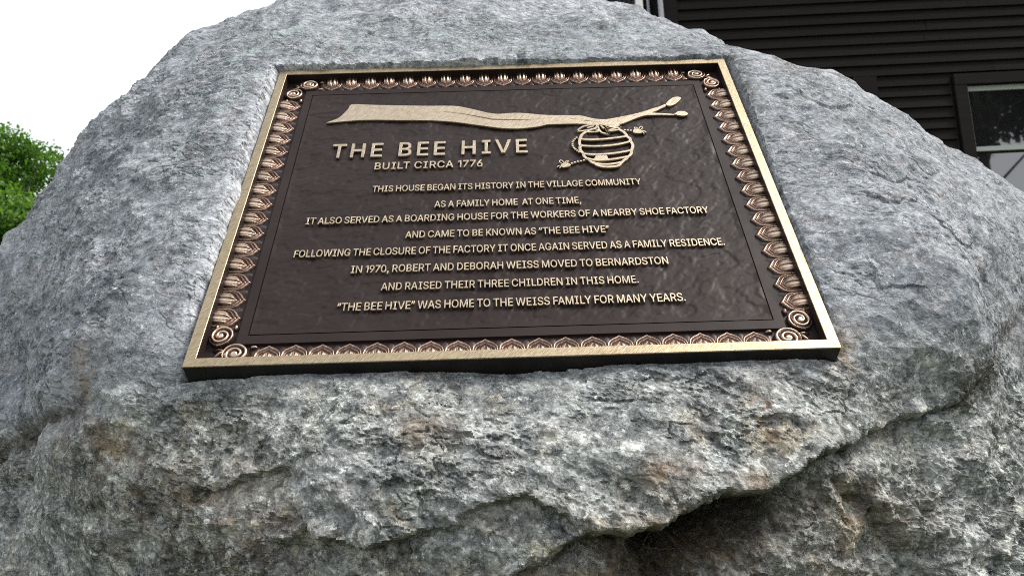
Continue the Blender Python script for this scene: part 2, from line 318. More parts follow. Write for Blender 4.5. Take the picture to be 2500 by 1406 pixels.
def build_boulder():
    CB = np.array([0., 1.58, .92]); c0 = .15
    D = CTRL - CB; r = np.linalg.norm(D, axis=1); D = D / r[:, None]
    phi = lambda A, B: np.sqrt(((A[:, None] - B[None]) ** 2).sum(2) + c0 * c0)
    n = len(D); P = np.hstack([np.ones((n, 1)), D]); A = np.zeros((n + 4, n + 4))
    A[:n, :n] = phi(D, D) - np.eye(n) * .004; A[:n, n:] = P; A[n:, :n] = P.T
    wt = np.linalg.solve(A, np.r_[r, np.zeros(4)])
    # directions: poles left and right, meridians run over the top; the face is sampled finely
    def spread(lo, hi, n, dens):      # n samples with the given (position, density) profile
        g = np.linspace(lo, hi, 4000); w_ = np.interp(g, [a for a, _ in dens], [b for _, b in dens]); c = np.cumsum(w_); c = (c - c[0]) / (c[-1] - c[0])
        return np.interp(np.linspace(0, 1, n), c, g)
    th = spread(.004, math.pi - .004, 1230, [(0, .10), (.5, .25), (.95, 1), (2.2, 1), (2.65, .25), (3.14, .10)])
    ph = spread(-.80, 2 * math.pi - .80, 1010, [(-.8, .06), (-.2, .3), (-.08, 1.15), (.45, 1.15), (.9, .9), (1.55, .9), (1.75, .08), (3.2, .035), (5.48, .05)])
    nT, nP = len(th), len(ph)
    TH, PH = np.meshgrid(th, ph, indexing='ij')
    E = np.stack([-np.cos(TH), -np.sin(TH) * np.cos(PH), np.sin(TH) * np.sin(PH)], -1).reshape(-1, 3)
    # radial interpolation on a coarse grid, then bilinear
    cT = np.linspace(0, nT - 1, 200).astype(int); cP = np.unique(np.r_[np.arange(0, nP, 4), np.arange(nP - 80, nP)])
    Ec = E.reshape(nT, nP, 3)[np.ix_(cT, cP)].reshape(-1, 3)
    rc = (phi(Ec, D) @ wt[:-4] + wt[-4] + Ec @ wt[-3:]).reshape(len(cT), len(cP))
    tmp = np.stack([np.interp(np.arange(nT), cT, rc[:, j]) for j in range(len(cP))], 1)
    rad = np.stack([np.interp(np.arange(nP), cP, tmp[i]) for i in range(nT)], 0).reshape(-1)
    X = CB + E * rad[:, None]
    x, y, z = X.T
    front = sst(1.25, 1.0, y)
    L = (X - TW) @ RW                      # plaque coordinates
    u, v, wq = L.T
    # --- zones
    nb = fbm(X * 6, 3)
    low = sst(1.14, 1.06, z + .035 * nb) * front
    below = sst(-.26, -.30, v + .01 * nb) * sst(.50, .30, u)
    left = sst(-.36, -.46, u + .05 * nb)
    lowz = np.clip(np.maximum(low, below * .9) - .55 * left * sst(1.02, 1.1, z), 0, 1)
    # --- displacement along the radius
    d = np.zeros(len(X), np.float32)
    A3 = X @ np.array([[.95, 0, .3], [0, 1, 0], [-.3, 0, .95]])
    calm = 1 - .8 * np.exp(-(np.maximum(np.maximum(np.abs(u) - HW, np.abs(v) - HH), 0) / .05) ** 2)
    d += .014 * fbm(X * 5 + 3, 3) * calm + .007 * fbm(X * 10 + 83, 2) * calm * sst(.03, .08, np.maximum(np.abs(u) - HW, np.abs(v) - HH)) + .0065 * fbm(X * 16 + 33, 3, ridged=True) * calm
    d += .0035 * fbm(A3 * [14, 20, 24], 3) * (.45 + .55 * calm)
    fl = fbm(A3 * [20, 34, 42] + 9, 4)
    amp = .35 + .9 * lowz + .35 * left
    fm = sst(-.15, .25, fbm(X * 11 + 60, 2)); d += 0.0030 * amp * (terrace(fl * 3.4, .90) * fm + (1 - fm) * fl * 1.2)
    fl2 = fbm(A3 * [60, 90, 110] + 31, 4)
    d += .0013 * (.45 + 1.0 * lowz) * (terrace(fl2 * 2.6, .85) * fm + (1 - fm) * fl2)
    d += .0012 * (.35 + lowz * .8 + .45 * left) * fbm(X * 140, 4, gain=.7)
    away = sst(.01, .20, np.maximum(np.abs(u) - HW, np.abs(v) - HH))
    wv_ = X + .010 * np.stack([noise(X * 30 + 3), noise(X * 30 + 33), noise(X * 30 + 63)], 1)
    f1 = facets(wv_ * 6.5 + 2, .85, 1.0); d += .024 * (f1 - float(f1[y < 1.4].mean())) * away - .004 * away * sst(1.3, 1.5, z)
    f2 = facets((wv_ @ np.array([[.95, 0, .3], [0, 1, 0], [-.3, 0, .95]])) * [22, 26, 34] + 40, 1.1, .9)
    d += .0078 * (f2 - float(f2.mean())) * (.10 + .9 * np.maximum(lowz, .45 * left))
    sel = (y < 1.3) & ((lowz > .02) | (left > .1)); f3 = np.zeros(len(X), np.float32)
    f3[sel] = facets(wv_[sel] * [75, 90, 105] + 80, 1.2, .8); d += .0020 * f3 * np.maximum(lowz, .4 * left)
    pits = np.minimum(0, fbm(A3 * [80, 120, 160] + 70, 3) + .28) * .006
    d += pits * (.5 + .5 * np.maximum(left, lowz))
    cn = fbm(A3 * [16, 26, 30] + 77, 3); cm = sst(.05, .30, fbm(X * 9 + 21, 2))
    d -= .0035 * np.exp(-(cn / .022) ** 2) * cm * (.4 + .6 * np.maximum(lowz, left))
    # --- cracks and ledges (front projection)
    jx = x + .006 * noise(X * 45) + .0022 * noise(X * 160 + 5); jz = z + .006 * noise(X * 45 + 40) + .0024 * noise(X * 160 + 70)
    ds, sd, dv = polydist(jx, jz, CRACK, CRACK_D)
    lowmask = front * (y < 1.2)
    dn = np.where(sd < 0, ds, 0)
    d -= lowmask * np.where(sd < 0, dv * sst(0, .004, dn) * (.10 + .90 * np.exp(-(dn / .034) ** 2)) * (1 - .6 * sst(.05, .13, dn)), 0)
    de, se, ve = polydist(jx, jz, EDGE2, EDGE2_D)
    d -= lowmask * (sd < 0) * np.where(se < 0, ve * sst(0, .008, de) * np.exp(-(de / .06) ** 2), 0)
    for fk in FLAKES:
        df, sf, _ = polydist(jx, jz, fk)
        d -= (y < 1.4) * np.where(sf < 0, .0035 * sst(0, .003, df) * np.exp(-(df / .014) ** 2), 0)
    d += lowmask * np.where(sd >= 0, .009 * np.exp(-(ds / .020) ** 2) * np.clip(dv / .02, 0, 1), 0)
    d -= lowmask * .012 * np.exp(-(ds / .0026) ** 2)
    ds2, sd2, dv2 = polydist(jx, jz, LEDGE, LEDGE_D)
    d -= lowmask * np.where(sd2 < 0, 1.5 * dv2 * sst(0, .003, ds2) * np.exp(-(ds2 / .045) ** 2), 0)
    d += lowmask * np.where(sd2 >= 0, .4 * dv2 * np.exp(-(ds2 / .014) ** 2), 0)
    ds3, sd3, dv3 = polydist(jx, jz, CHIP, CHIP_D)
    d -= lowmask * np.where(sd3 < 0, 1.5 * dv3 * sst(0, .003, ds3) * np.exp(-(ds3 / .022) ** 2), 0)
    ds4, _, _ = polydist(jx, jz, GROOVE)
    d -= .010 * np.exp(-(ds4 / .014) ** 2) * front
    ds5, _, _ = polydist(jx, jz, SEAM)
    d -= .004 * np.exp(-(ds5 / .008) ** 2) * front
    # deeper broken rock inside the hollow
    hol = np.exp(-(((x - .13) / .10) ** 2 + ((z - .935) / .05) ** 2)) * (sd < 0) * front
    d += hol * .020 * fbm(X * 24 + 5, 4, ridged=True)
    rightlow = sst(.26, .34, x) * sst(1.03, .98, z) * front
    d += rightlow * .012 * fbm(A3 * [18, 22, 22] + 12, 3, ridged=True)
    rad2 = rad + d
    X = CB + E * rad2[:, None]
    L = (X - TW) @ RW; u, v, wq = L.T
    # --- keep the stone clear of the plaque face, then cut the pocket
    En = E @ RW[:, 2]; Cn = (CB - TW) @ RW[:, 2]
    def set_w(target, mask):
        nonlocal rad2
        rr = (target - Cn) / En
        rad2 = np.where(mask, rr, rad2)
    facing = (En > .25)
    bot = facing & (v < -HH) & (v > -HH - .05) & (np.abs(u) < HW + .03)
    lim = -.0155 + .0035 * noise(X * 30) + .05 * sst(0, .05, -HH - v) + .10 * np.maximum(np.abs(u) - HW, 0)
    set_w(np.minimum(wq, lim), bot)
    j1 = .0032 * noise(X * 55 + 3) + .0016 * noise(X * 180)
    gl = .0095 + .005 * noise(X * 18) + .003 * noise(X * 50)
    glj = np.maximum(gl + j1, .0046); inl = u + HW + glj; inr = HW + .0045 + .0055 * sst(-.12, .2, v) + .5 * j1 - u; intp = HH + .0035 + j1 - v; inb = v + HH + .0008 + .2 * j1
    ins = np.minimum(np.minimum(inl, inr), np.minimum(intp, inb))
    floor_ = -.034 + .001 * noise(X * 120)
    wl = np.clip(glj - .0024, .0018, .0085)
    k = np.where(inl <= ins + 1e-6, sst(-.0004, wl, ins), sst(-.0004, .0022, ins))
    assert np.isfinite(k).all()
    X = CB + E * rad2[:, None]; wq = ((X - TW) @ RW)[:, 2]
    # chipped shoulder round the cut
    sh = np.exp(-(np.maximum(-ins, 0) / .006) ** 2) * (ins < 0) * (v > -HH)
    wt_ = wq - sh * (.0022 + .0022 * noise(X * 90)) * (wq > -.02)
    set_w(np.where(ins > -.0004, wt_ * (1 - k) + np.minimum(floor_, wt_) * k, wt_), facing & (ins > -.02))
    X = CB + E * rad2[:, None]
    # --- zones for the stone's own colouring and its painted shade
    L = (X - TW) @ RW; u, v, wq = L.T; x, y, z = X.T
    nb2 = fbm(X * 12 + 8, 4)
    teal = sst(.25, .30, v + .03 * nb2) * sst(.47, .40, v) * sst(.42, .3, np.abs(u + .04)) \
        + .55 * sst(-.30, -.33, u) * sst(-.50, -.40, u) * sst(-.22, .05, v) + .35 * sst(.32, .36, u) * sst(.55, .42, u) * sst(.0, .1, v)
    teal = teal * .8 + .10
    teal = np.clip(teal + .35 * nb2 * (teal > .1), 0, 1) * (1 - .8 * lowz)
    def blob(cx, cz, rx, rz): return np.exp(-(((x + .012 * nb2 - cx) / rx) ** 2 + ((z - cz) / rz) ** 2))
    brown = .75 * blob(.123, 1.017, .026, .012) + .7 * blob(.186, 1.003, .022, .012) + 1.1 * blob(.222, 1.058, .014, .022) + 1.2 * blob(.13, .945, .06, .030) \
        + .8 * blob(.02, .925, .09, .018) + .9 * blob(.312, 1.118, .018, .028) * 1 + .5 * blob(.39, 1.524, .02, .02) + .5 * blob(-.38, 1.05, .03, .03) + .55 * blob(-.42, 1.135, .03, .04) \
        + .35 * blob(-.3, 1.0, .12, .05) + .45 * blob(.31, .95, .08, .05) + .4 * blob(-.08, 1.06, .03, .02)
    brown += .22 * np.exp(-(ds4 / .03) ** 2) + .12 * lowz * sst(.1, .5, nb2)
    moss_shade = .9 * np.exp(-(ds4 / .012) ** 2) * front + .8 * np.exp(-(ds5 / .02) ** 2) * front + .55 * hol + .5 * np.exp(-(ds / .006) ** 2) * lowmask + .5 * np.exp(-(ds2 / .006) ** 2) * lowmask
    lip_shade = np.exp(-(np.where(sd < 0, ds, 9) / .042) ** 2) * np.clip(dv / .12, 0, 1) * front  # shadow under the crack lip, put into the colour
    moss_shade += 1.5 * lip_shade + .7 * np.exp(-(((u - .318) / .012) ** 2)) * sst(.03, .2, v) * sst(.29, .26, v)  # adds the lip shadow and a painted gap shadow right of the plaque
    cutm = np.exp(-(np.maximum(-ins, 0) / .012) ** 2) * ((u < -HW * .97) | ((v > HH * .97) & (u < .02))) * sst(-.27, -.2, v) * .75 + .15 * (ins > 0)
    cutm += .7 * blob(.413, 1.012, .012, .03) + .7 * blob(.43, .93, .02, .02) + .5 * blob(.325, 1.06, .012, .008)
    chalk = .9 * np.exp(-(((u + .50) / .05) ** 2 + ((v + .03) / .07) ** 2)) + .6 * sst(.36, .44, v) + .35 * sst(.36, .5, u)
    cl = lambda a: np.clip(a, 0, 1)
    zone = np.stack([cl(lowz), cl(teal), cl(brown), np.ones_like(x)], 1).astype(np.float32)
    zoneb = np.stack([cl(cutm), cl(moss_shade), cl(chalk), np.ones_like(x)], 1).astype(np.float32)
    # --- faces
    I = np.arange(nT * nP).reshape(nT, nP); J = np.roll(I, -1, 1)
    F = np.stack([I[:-1], I[1:], J[1:], J[:-1]], -1).reshape(-1, 4)[:, ::-1]
    me = mesh_np('boulder', X, F, False)
    for nm, dat in (('zone', zone), ('zone_b', zoneb)):
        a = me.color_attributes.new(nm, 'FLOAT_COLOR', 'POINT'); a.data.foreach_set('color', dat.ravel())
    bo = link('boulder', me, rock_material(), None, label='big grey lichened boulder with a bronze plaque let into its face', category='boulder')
    return bo, X

boulder, BX = build_boulder()

# ------------------------------------------------------------------ ground
def ground():
    m, t, b = M('lawn'); co = objco(t)
    c = ramp(t, noi(t, co, 1.3, 6, .65), [(.3, (.045, .055, .022)), (.55, (.075, .090, .035)), (.75, (.11, .12, .06))])
    c = mx(t, .5, c, ramp(t, noi(t, co, 45, 4, .7), [(.3, (.03, .035, .015)), (.7, (.11, .13, .05))]))
    t.links.new(c, b.inputs['Base Color']); setb(b, Roughness=.9)
    bump(t, b, noi(t, co, 60, 4, .7), .8, .03)
    n = 90; a = np.linspace(-1, 1, n); a = np.sign(a) * np.abs(a) ** 2.6 * 1500
    XX, YY = np.meshgrid(a, a, indexing='ij'); P = np.stack([XX.ravel(), YY.ravel(), np.zeros(n * n)], 1)
    P[:, 2] = .25 * fbm(P * [.05, .05, 1], 3) * sst(3, 15, np.hypot(P[:, 0], P[:, 1]))
    I = np.arange(n * n).reshape(n, n); F = np.stack([I[:-1, :-1], I[1:, :-1], I[1:, 1:], I[:-1, 1:]], -1).reshape(-1, 4)
    link('ground', mesh_np('ground', P, F), m, None, kind='structure')
ground()

# ------------------------------------------------------------------ house
def house():
    def wood(name, c0, c1, rough=.75):
        m, t, b = M(name); co = objco(t)
        st = mapping(t, co, (2.5, 20, 60)); oi = N(t, 'ObjectInfo')
        c = ramp(t, noi(t, st, 1.0, 6, .65), [(.3, c0), (.7, c1)])
        c = mx(t, 1, c, ramp(t, oi.outputs['Random'], [(0, .72), (1, 1.12)]), 'MULTIPLY')
        t.links.new(c, b.inputs['Base Color']); setb(b, Roughness=rough); b.inputs['Specular IOR Level'].default_value = .12
        bump(t, b, noi(t, st, 1.0, 6, .7), .35, .003)
        return m
    dark = wood('dark_brown_stained_wood', (.006, .0046, .0042), (.0135, .0102, .0092))
    trimd = wood('dark_trim_wood', (.011, .0088, .0088), (.017, .0138, .0135))
    m, t, b = M('pale_sash_paint'); setb(b, Base_Color=(.33, .36, .33), Roughness=.5); pale = m
    m, t, b = M('white_post_paint'); setb(b, Base_Color=(.82, .82, .80), Roughness=.5); white = m
    m, t, b = M('grey_white_metal'); setb(b, Base_Color=(.42, .42, .46), Roughness=.4); grey = m
    m, t, b = M('window_glass'); setb(b, Base_Color=(.012, .012, .013), Roughness=.02); b.inputs['IOR'].default_value = 2.5; glass = m
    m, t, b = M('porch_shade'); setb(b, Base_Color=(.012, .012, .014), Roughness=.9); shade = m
    m, t, b = M('red_brown_muntin'); setb(b, Base_Color=(.20, .03, .02), Roughness=.6); red = m
    m, t, b = M('shingle_roof'); setb(b, Base_Color=(.05, .05, .05), Roughness=.9); roofm = m
    m, t, b = M('sheer_curtain'); co = objco(t)
    c = ramp(t, noi(t, mapping(t, co, (26, 1, 1.2)), 1, 4, .6), [(.38, (.02, .02, .025)), (.52, (.14, .13, .16)), (.68, (.34, .33, .38))])
    t.links.new(c, b.inputs['Base Color']); setb(b, Roughness=.8); curt = m

    Y0 = 8.0
    h = empty('clapboard_house', (3.0, Y0, 0), 'dark brown clapboard house standing behind the boulder on the right', 'house')
    def put(name, mb, mat, par=h, ox=3.0, **kw):
        me = mb.mesh(name); me.transform(Matrix.Translation((-3.0, -Y0, 0)))
        return link(name, me, mat, par, **kw)
    # wall core behind the boards
    core = MB(); WX0, WX1, WZ0, WZ1 = 4.575, 5.475, 2.66, 4.24
    core.box(1.66, WX0, Y0 + .03, Y0 + 7, .3, 6.4).box(WX1, 13, Y0 + .03, Y0 + 7, .3, 6.4)
    core.box(WX0, WX1, Y0 + .03, Y0 + 7, WZ1, 6.4).box(WX0, WX1, Y0 + .03, Y0 + 7, .3, WZ0).box(WX0, WX1, Y0 + .55, Y0 + 7, WZ0, WZ1)
    put('wall', core, shade)
    # clapboards: tapered, overlapping
    exp = .1145; z = .3; segs_all = (1.80, 12.95)
    rng = random.Random(4); i = 0; z0 = 5.065 - 42 * exp
    NB = 58
    for i in range(NB):
        zb = z0 + i * exp
        parts = [segs_all]
        if zb + exp > WZ0 - .12 and zb < WZ1 + .06: parts = [(1.80, 4.43), (WX1 + .12, 12.95)]
        if 3.0 < zb < 4.34: parts = [(1.80, 3.46), (3.70, 4.43)] + parts[1:]
        for (a, bb) in parts:
            x = a; cuts = [a]
            while x < bb:
                x += rng.uniform(2.4, 4.4)
                cuts.append(min(x, bb) if bb - x > .6 else bb)
                if cuts[-1] == bb: break
            for xa, xb in zip(cuts[:-1], cuts[1:]):
                xa += .002; xb -= .002; b_ = MB()
                jz = rng.uniform(-.002, .002); jt = rng.uniform(0, .003)
                yb, yt = Y0 - .012 - jt, Y0 + .012
                zt = zb + exp + .006
                V = [(xa, yb, zb + jz), (xb, yb, zb + jz), (xb, Y0 + .026, zb + jz), (xa, Y0 + .026, zb + jz), (xa, yt, zt), (xb, yt, zt), (xb, Y0 + .026, zt), (xa, Y0 + .026, zt)]
                b_.V = V; b_.F = [(3, 2, 1, 0), (4, 5, 6, 7), (0, 1, 5, 4), (1, 2, 6, 5), (2, 3, 7, 6), (3, 0, 4, 7)]
                put('clapboard', b_, dark)
    put('corner_board', MB().box(1.665, 1.797, Y0 - .022, Y0 + .028, .3, 6.42), trimd)
    put('frieze_board', MB().box(1.665, 12.95, Y0 - .03, Y0 + .028, z0 + NB * exp + .01, z0 + NB * exp + .30), trimd)
    # casing of a second, hidden window whose right side shows above the rock
    put('window_casing', MB().box(3.463, 3.697, Y0 - .030, Y0 + .027, 2.9, 4.37), trimd)
    # window: casing, upper and lower sash, panes
    wz = MB().box(WX0 - .12, WX0, Y0 - .032, Y0 + .10, WZ0 - .1, WZ1).box(WX1, WX1 + .12, Y0 - .032, Y0 + .10, WZ0 - .1, WZ1)
    wz.box(WX0 - .12, WX1 + .12, Y0 - .036, Y0 + .10, WZ1 + .001, WZ1 + .11)
    win = put('window', wz, trimd)
    put('sill', MB().box(WX0 - .17, WX1 + .17, Y0 - .07, Y0 + .10, WZ0 - .15, WZ0 - .101), trimd, win)
    fz = .028; MZ = 3.565
    us = MB().box(WX0 + .003, WX0 + .003 + fz, Y0 + .02, Y0 + .06, MZ, WZ1 - .004).box(WX1 - fz - .003, WX1 - .003, Y0 + .02, Y0 + .06, MZ, WZ1 - .004)
    us.box(WX0 + .003 + fz, WX1 - fz - .003, Y0 + .021, Y0 + .059, WZ1 - .055, WZ1 - .004).box(WX0 + .003 + fz, WX1 - fz - .003, Y0 + .021, Y0 + .059, MZ, MZ + .045)
    put('upper_sash', us, pale, win)
    put('pane', MB().box(WX0 + .032, WX1 - .032, Y0 + .038, Y0 + .043, MZ + .046, WZ1 - .056), glass, win)
    lo = MB().box(WX0 + .003, WX0 + .05, Y0 + .061, Y0 + .095, WZ0 - .1, MZ - .001).box(WX1 - .05, WX1 - .003, Y0 + .061, Y0 + .095, WZ0 - .1, MZ - .001).box(WX0 + .051, WX1 - .051, Y0 + .062, Y0 + .094, WZ0 - .1, WZ0 - .03)
    put('lower_sash', lo, trimd, win)
    put('pane', MB().box(WX0 + .052, WX1 - .052, Y0 + .074, Y0 + .079, WZ0 - .028, MZ - .002), glass, win)
    # porch at the left end of the house
    put('downspout', MB().tube([(1.625, Y0 - .03, 7.0), (1.63, Y0 - .03, 4.9), (1.64, Y0 - .03, 2.5), (1.64, Y0 - .03, .3)], .027, 10), grey)
    put('gutter_pipe', MB().tube([(1.535, Y0 + .15, 7.0), (1.55, Y0 + .15, .3)], .016, 8), grey)
    put('porch_post', MB().box(1.372, 1.440, Y0 - .10, Y0 - .03, .3, 7.0), white)
    put('porch_wall', MB().box(.92, 1.66, Y0 + .9, Y0 + 1.05, .3, 6.9), shade)
    cv = MB(); nx = 60
    for k in range(nx):
        xa = 1.10 + .52 * k / nx; xb = 1.10 + .52 * (k + 1) / nx
        ya = Y0 + .7 + .03 * math.sin(k * 1.1) + .02 * math.sin(k * .43); yb = Y0 + .7 + .03 * math.sin((k + 1) * 1.1) + .02 * math.sin((k + 1) * .43)
        cv.quad((xa, ya, 2.6), (xb, yb, 2.6), (xb, yb, 6.8), (xa, ya, 6.8))
    put('porch_curtain', cv, curt)
    put('porch_corner', MB().box(.905, 1.04, Y0 + .1, Y0 + .88, .3, 6.9), shade)
    put('roof', MB().box(.7, 13.3, Y0 - .45, Y0 + 7.4, 7.0, 7.35), roofm)
    put('foundation', MB().box(1.66, 13, Y0 + .0, Y0 + 7, -.3, .298), shade)
house()

# ------------------------------------------------------------------ trees
def tree_mats():
    m, t, b = M('dark_leaf'); setb(b, Base_Color=(.016, .026, .012), Roughness=.6); dk = m
    m, t, b = M('maple_leaf'); oi = N(t, 'Attribute', attribute_name='tint')
    c = ramp(t, oi.outputs['Fac'], [(0, (.020, .070, .012)), (.5, (.085, .190, .024)), (1, (.21, .33, .045))])
    t.links.new(c, b.inputs['Base Color']); setb(b, Roughness=.5)
    tr = N(t, 'BsdfTranslucent'); t.links.new(mx(t, 1, c, (1.5, 1.6, .7), 'MULTIPLY'), tr.inputs[0])
    ms = N(t, 'MixShader'); ms.inputs[0].default_value = .5
    o = [n for n in t.nodes if n.type == 'OUTPUT_MATERIAL'][0]
    t.links.new(b.outputs[0], ms.inputs[1]); t.links.new(tr.outputs[0], ms.inputs[2]); t.links.new(ms.outputs[0], o.inputs[0])
    k, t, b = M('bark'); co = objco(t); c = ramp(t, noi(t, mapping(t, co, (6, 6, 1)), 3, 5), [(.3, (.06, .05, .04)), (.7, (.16, .14, .12))])
    t.links.new(c, b.inputs['Base Color']); setb(b, Roughness=.9)
    return m, k, dk
LEAF, BARK, DARKLEAF = tree_mats()

def leaf_mesh(name, C, size, rs, tint, mat=None):
    """one small folded leaf-shaped quad per centre"""
    n = len(C); a = rs.normal(size=(n, 3)); a[:, 2] -= .3; a /= np.linalg.norm(a, axis=1)[:, None]
    h = rs.normal(size=(n, 3)); b = np.cross(a, h); b /= np.linalg.norm(b, axis=1)[:, None]
    s = size * rs.uniform(.6, 1.25, n)[:, None]
    V = np.stack([C - a * s * .5, C + b * s * .42, C + a * s * .62, C - b * s * .42], 1).reshape(-1, 3)
    F = np.arange(n * 4).reshape(-1, 4)
    me = mesh_np(name, V, F, False)
    at = me.attributes.new('tint', 'FLOAT', 'POINT'); at.data.foreach_set('value', np.repeat(tint, 4).astype(np.float32))
    me.materials.append(mat or LEAF); return me

def tree(loc, height, crown_z0, rx, seed, nleaf, size, label, name='maple_tree', lobes=60, group=None, mat=None):
    rs = np.random.RandomState(seed)
    root = empty(name, loc, label, 'tree', group)
    cz = (height + crown_z0) / 2; rz = (height - crown_z0) / 2
    tr = MB(); tr.tube([(0, 0, -.1), (.05, 0, crown_z0 * .6), (0, .05, cz), (.05, 0, height - rz * .4)], [.20, .16, .10, .03], 9)
    # limbs end in leaf clumps
    cl = []
    for i in range(lobes):
        d = rs.normal(size=3); d /= np.linalg.norm(d); q = rs.uniform(.35, 1) ** .6 * (.78 + .25 * rs.rand())
        cl.append(np.array([d[0] * rx * q * (1 - .25 * max(d[2], 0)), d[1] * rx * q, cz + d[2] * rz * q]))
    for c in cl[:26]:
        z0 = max(crown_z0 * .8, c[2] - rz * .7); tr.tube([(0, 0, z0), (c[0] * .5, c[1] * .5, (z0 + c[2]) / 2 - .1), tuple(c)], [.05, .03, .008], 5)
    link('trunk', tr.mesh('trunk', True), BARK, root)
    C = []; T = []
    per = nleaf // lobes
    for c in cl:
        r = rx * rs.uniform(.20, .36); n = per
        d = rs.normal(size=(n, 3)); d /= np.linalg.norm(d, axis=1)[:, None]
        q = rs.uniform(.25, 1, n)[:, None] ** .5
        p = c + d * q * r * [1, 1, .62]; p += rs.normal(size=(n, 3)) * r * .10
        C.append(p); T.append(np.clip(rs.uniform(.15, .75) + rs.normal(size=n) * .14, 0, 1))
    C = np.vstack(C); T = np.hstack(T)
    link('crown', leaf_mesh('crown', C, size, rs, T, mat), None, root)
    return root

tree((-12.8, 20, 0), 9.7, 2.0, 2.7, 3, 90000, .09, 'bright green leafy tree against the white sky left of the boulder', lobes=110)
# trees over the lawn in front of the house: they are what the window glass mirrors
for (x, y, hgt, z0, r, sd, lab) in ((14.6, -9, 15.5, 8.6, 3.3, 11, 'broad shade tree mirrored at the left of the window glass'), (20.5, -11, 17.5, 9.0, 3.8, 12, 'tall shade tree mirrored at the right of the window glass')):
    tree((x, y, 0), hgt, z0, r, sd, 15000, .20, lab, name='shade_tree', lobes=60, mat=DARKLEAF)

# ------------------------------------------------------------------ plaque materials
def bronze_mats():
    # polished, diagonally brushed bronze
    polished = []
    for nm_, gold in (('brushed_bronze_rim', ((.30, .232, .142), (.40, .315, .20), (.13, .098, .056), (.70, .59, .42))), ('brushed_bronze_letters', ((.40, .322, .228), (.51, .42, .31), (.20, .155, .105), (.80, .69, .54)))):
      m, t, b = M(nm_); co = objco(t)
      br = mapping(t, co, (1, 1, 1), (0, 0, R(-47)))
      sc = noi(t, mapping(t, br, (120, 1300, 120)), 1, 3, .7)
      sc2 = noi(t, mapping(t, br, (45, 500, 45)), 1, 4, .7)
      c = ramp(t, noi(t, co, 14, 4, .6), [(.3, gold[0]), (.7, gold[1])])
      c = mx(t, .52, c, ramp(t, sc, [(.35, gold[2]), (.65, gold[3])]))
      t.links.new(c, b.inputs['Base Color']); setb(b, Metallic=1.0)
      t.links.new(ramp(t, sc2, [(.3, .34), (.7, .52)]), b.inputs['Roughness'])
      bump(t, b, ma(t, 'ADD', sc, sc2), .5, .00035)
      polished.append(m)
    # dark oxidised ground
    m, t, b = M('dark_patina'); co = objco(t)
    c = ramp(t, noi(t, co, 9, 5, .6), [(.3, (.0135, .0078, .0070)), (.7, (.023, .0142, .0130))])
    c = mx(t, ramp(t, noi(t, mapping(t, co, (30, 60, 30), (0, 0, R(35))), 1, 6, .7, 1.0), [(.62, 0.0), (.76, .25)]), c, (.08, .075, .08))
    t.links.new(c, b.inputs['Base Color']); setb(b, Metallic=.05); b.inputs['Specular IOR Level'].default_value = .20
    t.links.new(ramp(t, noi(t, co, 40, 4), [(.3, .46), (.7, .62)]), b.inputs['Roughness'])
    bump(t, b, noi(t, co, 700, 3, .7), .25, .00025)
    dark = m
    # edges of the plate, nearly black
    m, t, b = M('blackened_edge'); co = objco(t)
    c = ramp(t, noi(t, co, 40, 5, .6), [(.4, (.008, .007, .007)), (.75, (.020, .015, .013))])
    t.links.new(c, b.inputs['Base Color']); setb(b, Roughness=.55); b.inputs['Specular IOR Level'].default_value = .3
    edge = m
    # ornament: coppery where rubbed, dark in the hollows (wear follows the relief height)
    m, t, b = M('rubbed_copper_relief'); co = objco(t); a = N(t, 'Attribute', attribute_name='rub'); oi = N(t, 'ObjectInfo')
    f = ma(t, 'ADD', a.outputs['Fac'], ma(t, 'MULTIPLY', ma(t, 'SUBTRACT', noi(t, co, 420, 4, .7), .5), .9), True)
    c = ramp(t, f, [(.16, (.028, .018, .016)), (.42, (.10, .058, .043)), (.70, (.36, .25, .19)), (1.0, (.72, .57, .455))])
    c = mx(t, 1, c, ramp(t, oi.outputs['Random'], [(0, .82), (1, 1.1)]), 'MULTIPLY')
    t.links.new(c, b.inputs['Base Color']); t.links.new(ramp(t, f, [(.15, .2), (.5, 1.0)]), b.inputs['Metallic'])
    setb(b, Roughness=.34); bump(t, b, noi(t, co, 900, 4, .7), .4, .0003)
    return polished[0], polished[1], dark, edge, m
POLISH, PALE, DARK, EDGE, COPPER = bronze_mats()

plaque = empty('bronze_plaque', tuple(TW), 'cast bronze plaque with leaf border and raised beehive inscription set in the boulder', 'plaque')
_pm = Matrix.Identity(4)
for i in range(3):
    for j in range(3): _pm[i][j] = RW[i, j]
    _pm[i][3] = TW[i]
plaque.matrix_world = _pm

def loop_rings(rings):
    """rings: list of (x0,x1,y0,y1,w) rectangles joined in order"""
    V = []; F = []
    for (x0, x1, y0, y1, w_) in rings: V += [(x0, y0, w_), (x1, y0, w_), (x1, y1, w_), (x0, y1, w_)]
    for i in range(len(rings) - 1):
        for k in range(4): F.append((i * 4 + k, i * 4 + (k + 1) % 4, i * 4 + 4 + (k + 1) % 4, i * 4 + 4 + k))
    return V, F
def sym(a, b, w_): return (-a, a, -b, b, w_)
FW, CH = -.011, -.0140          # field and ornament channel levels
ICX, ICY = .2665, .2312         # inner edge of the ornament channel
LX, LY = .2563, .2195           # incised line
link('plate_edge', mesh_py('plate_edge', *loop_rings([sym(HW, HH, -.032), sym(HW, HH, -.0012)])), EDGE, plaque)
link('channel', mesh_py('channel', *loop_rings([sym(HW - .0102, HH - .0102, -.0012), sym(HW - .0108, HH - .0108, CH), sym(ICX, ICY, CH), sym(ICX - .0008, ICY - .0008, FW)])), DARK, plaque)
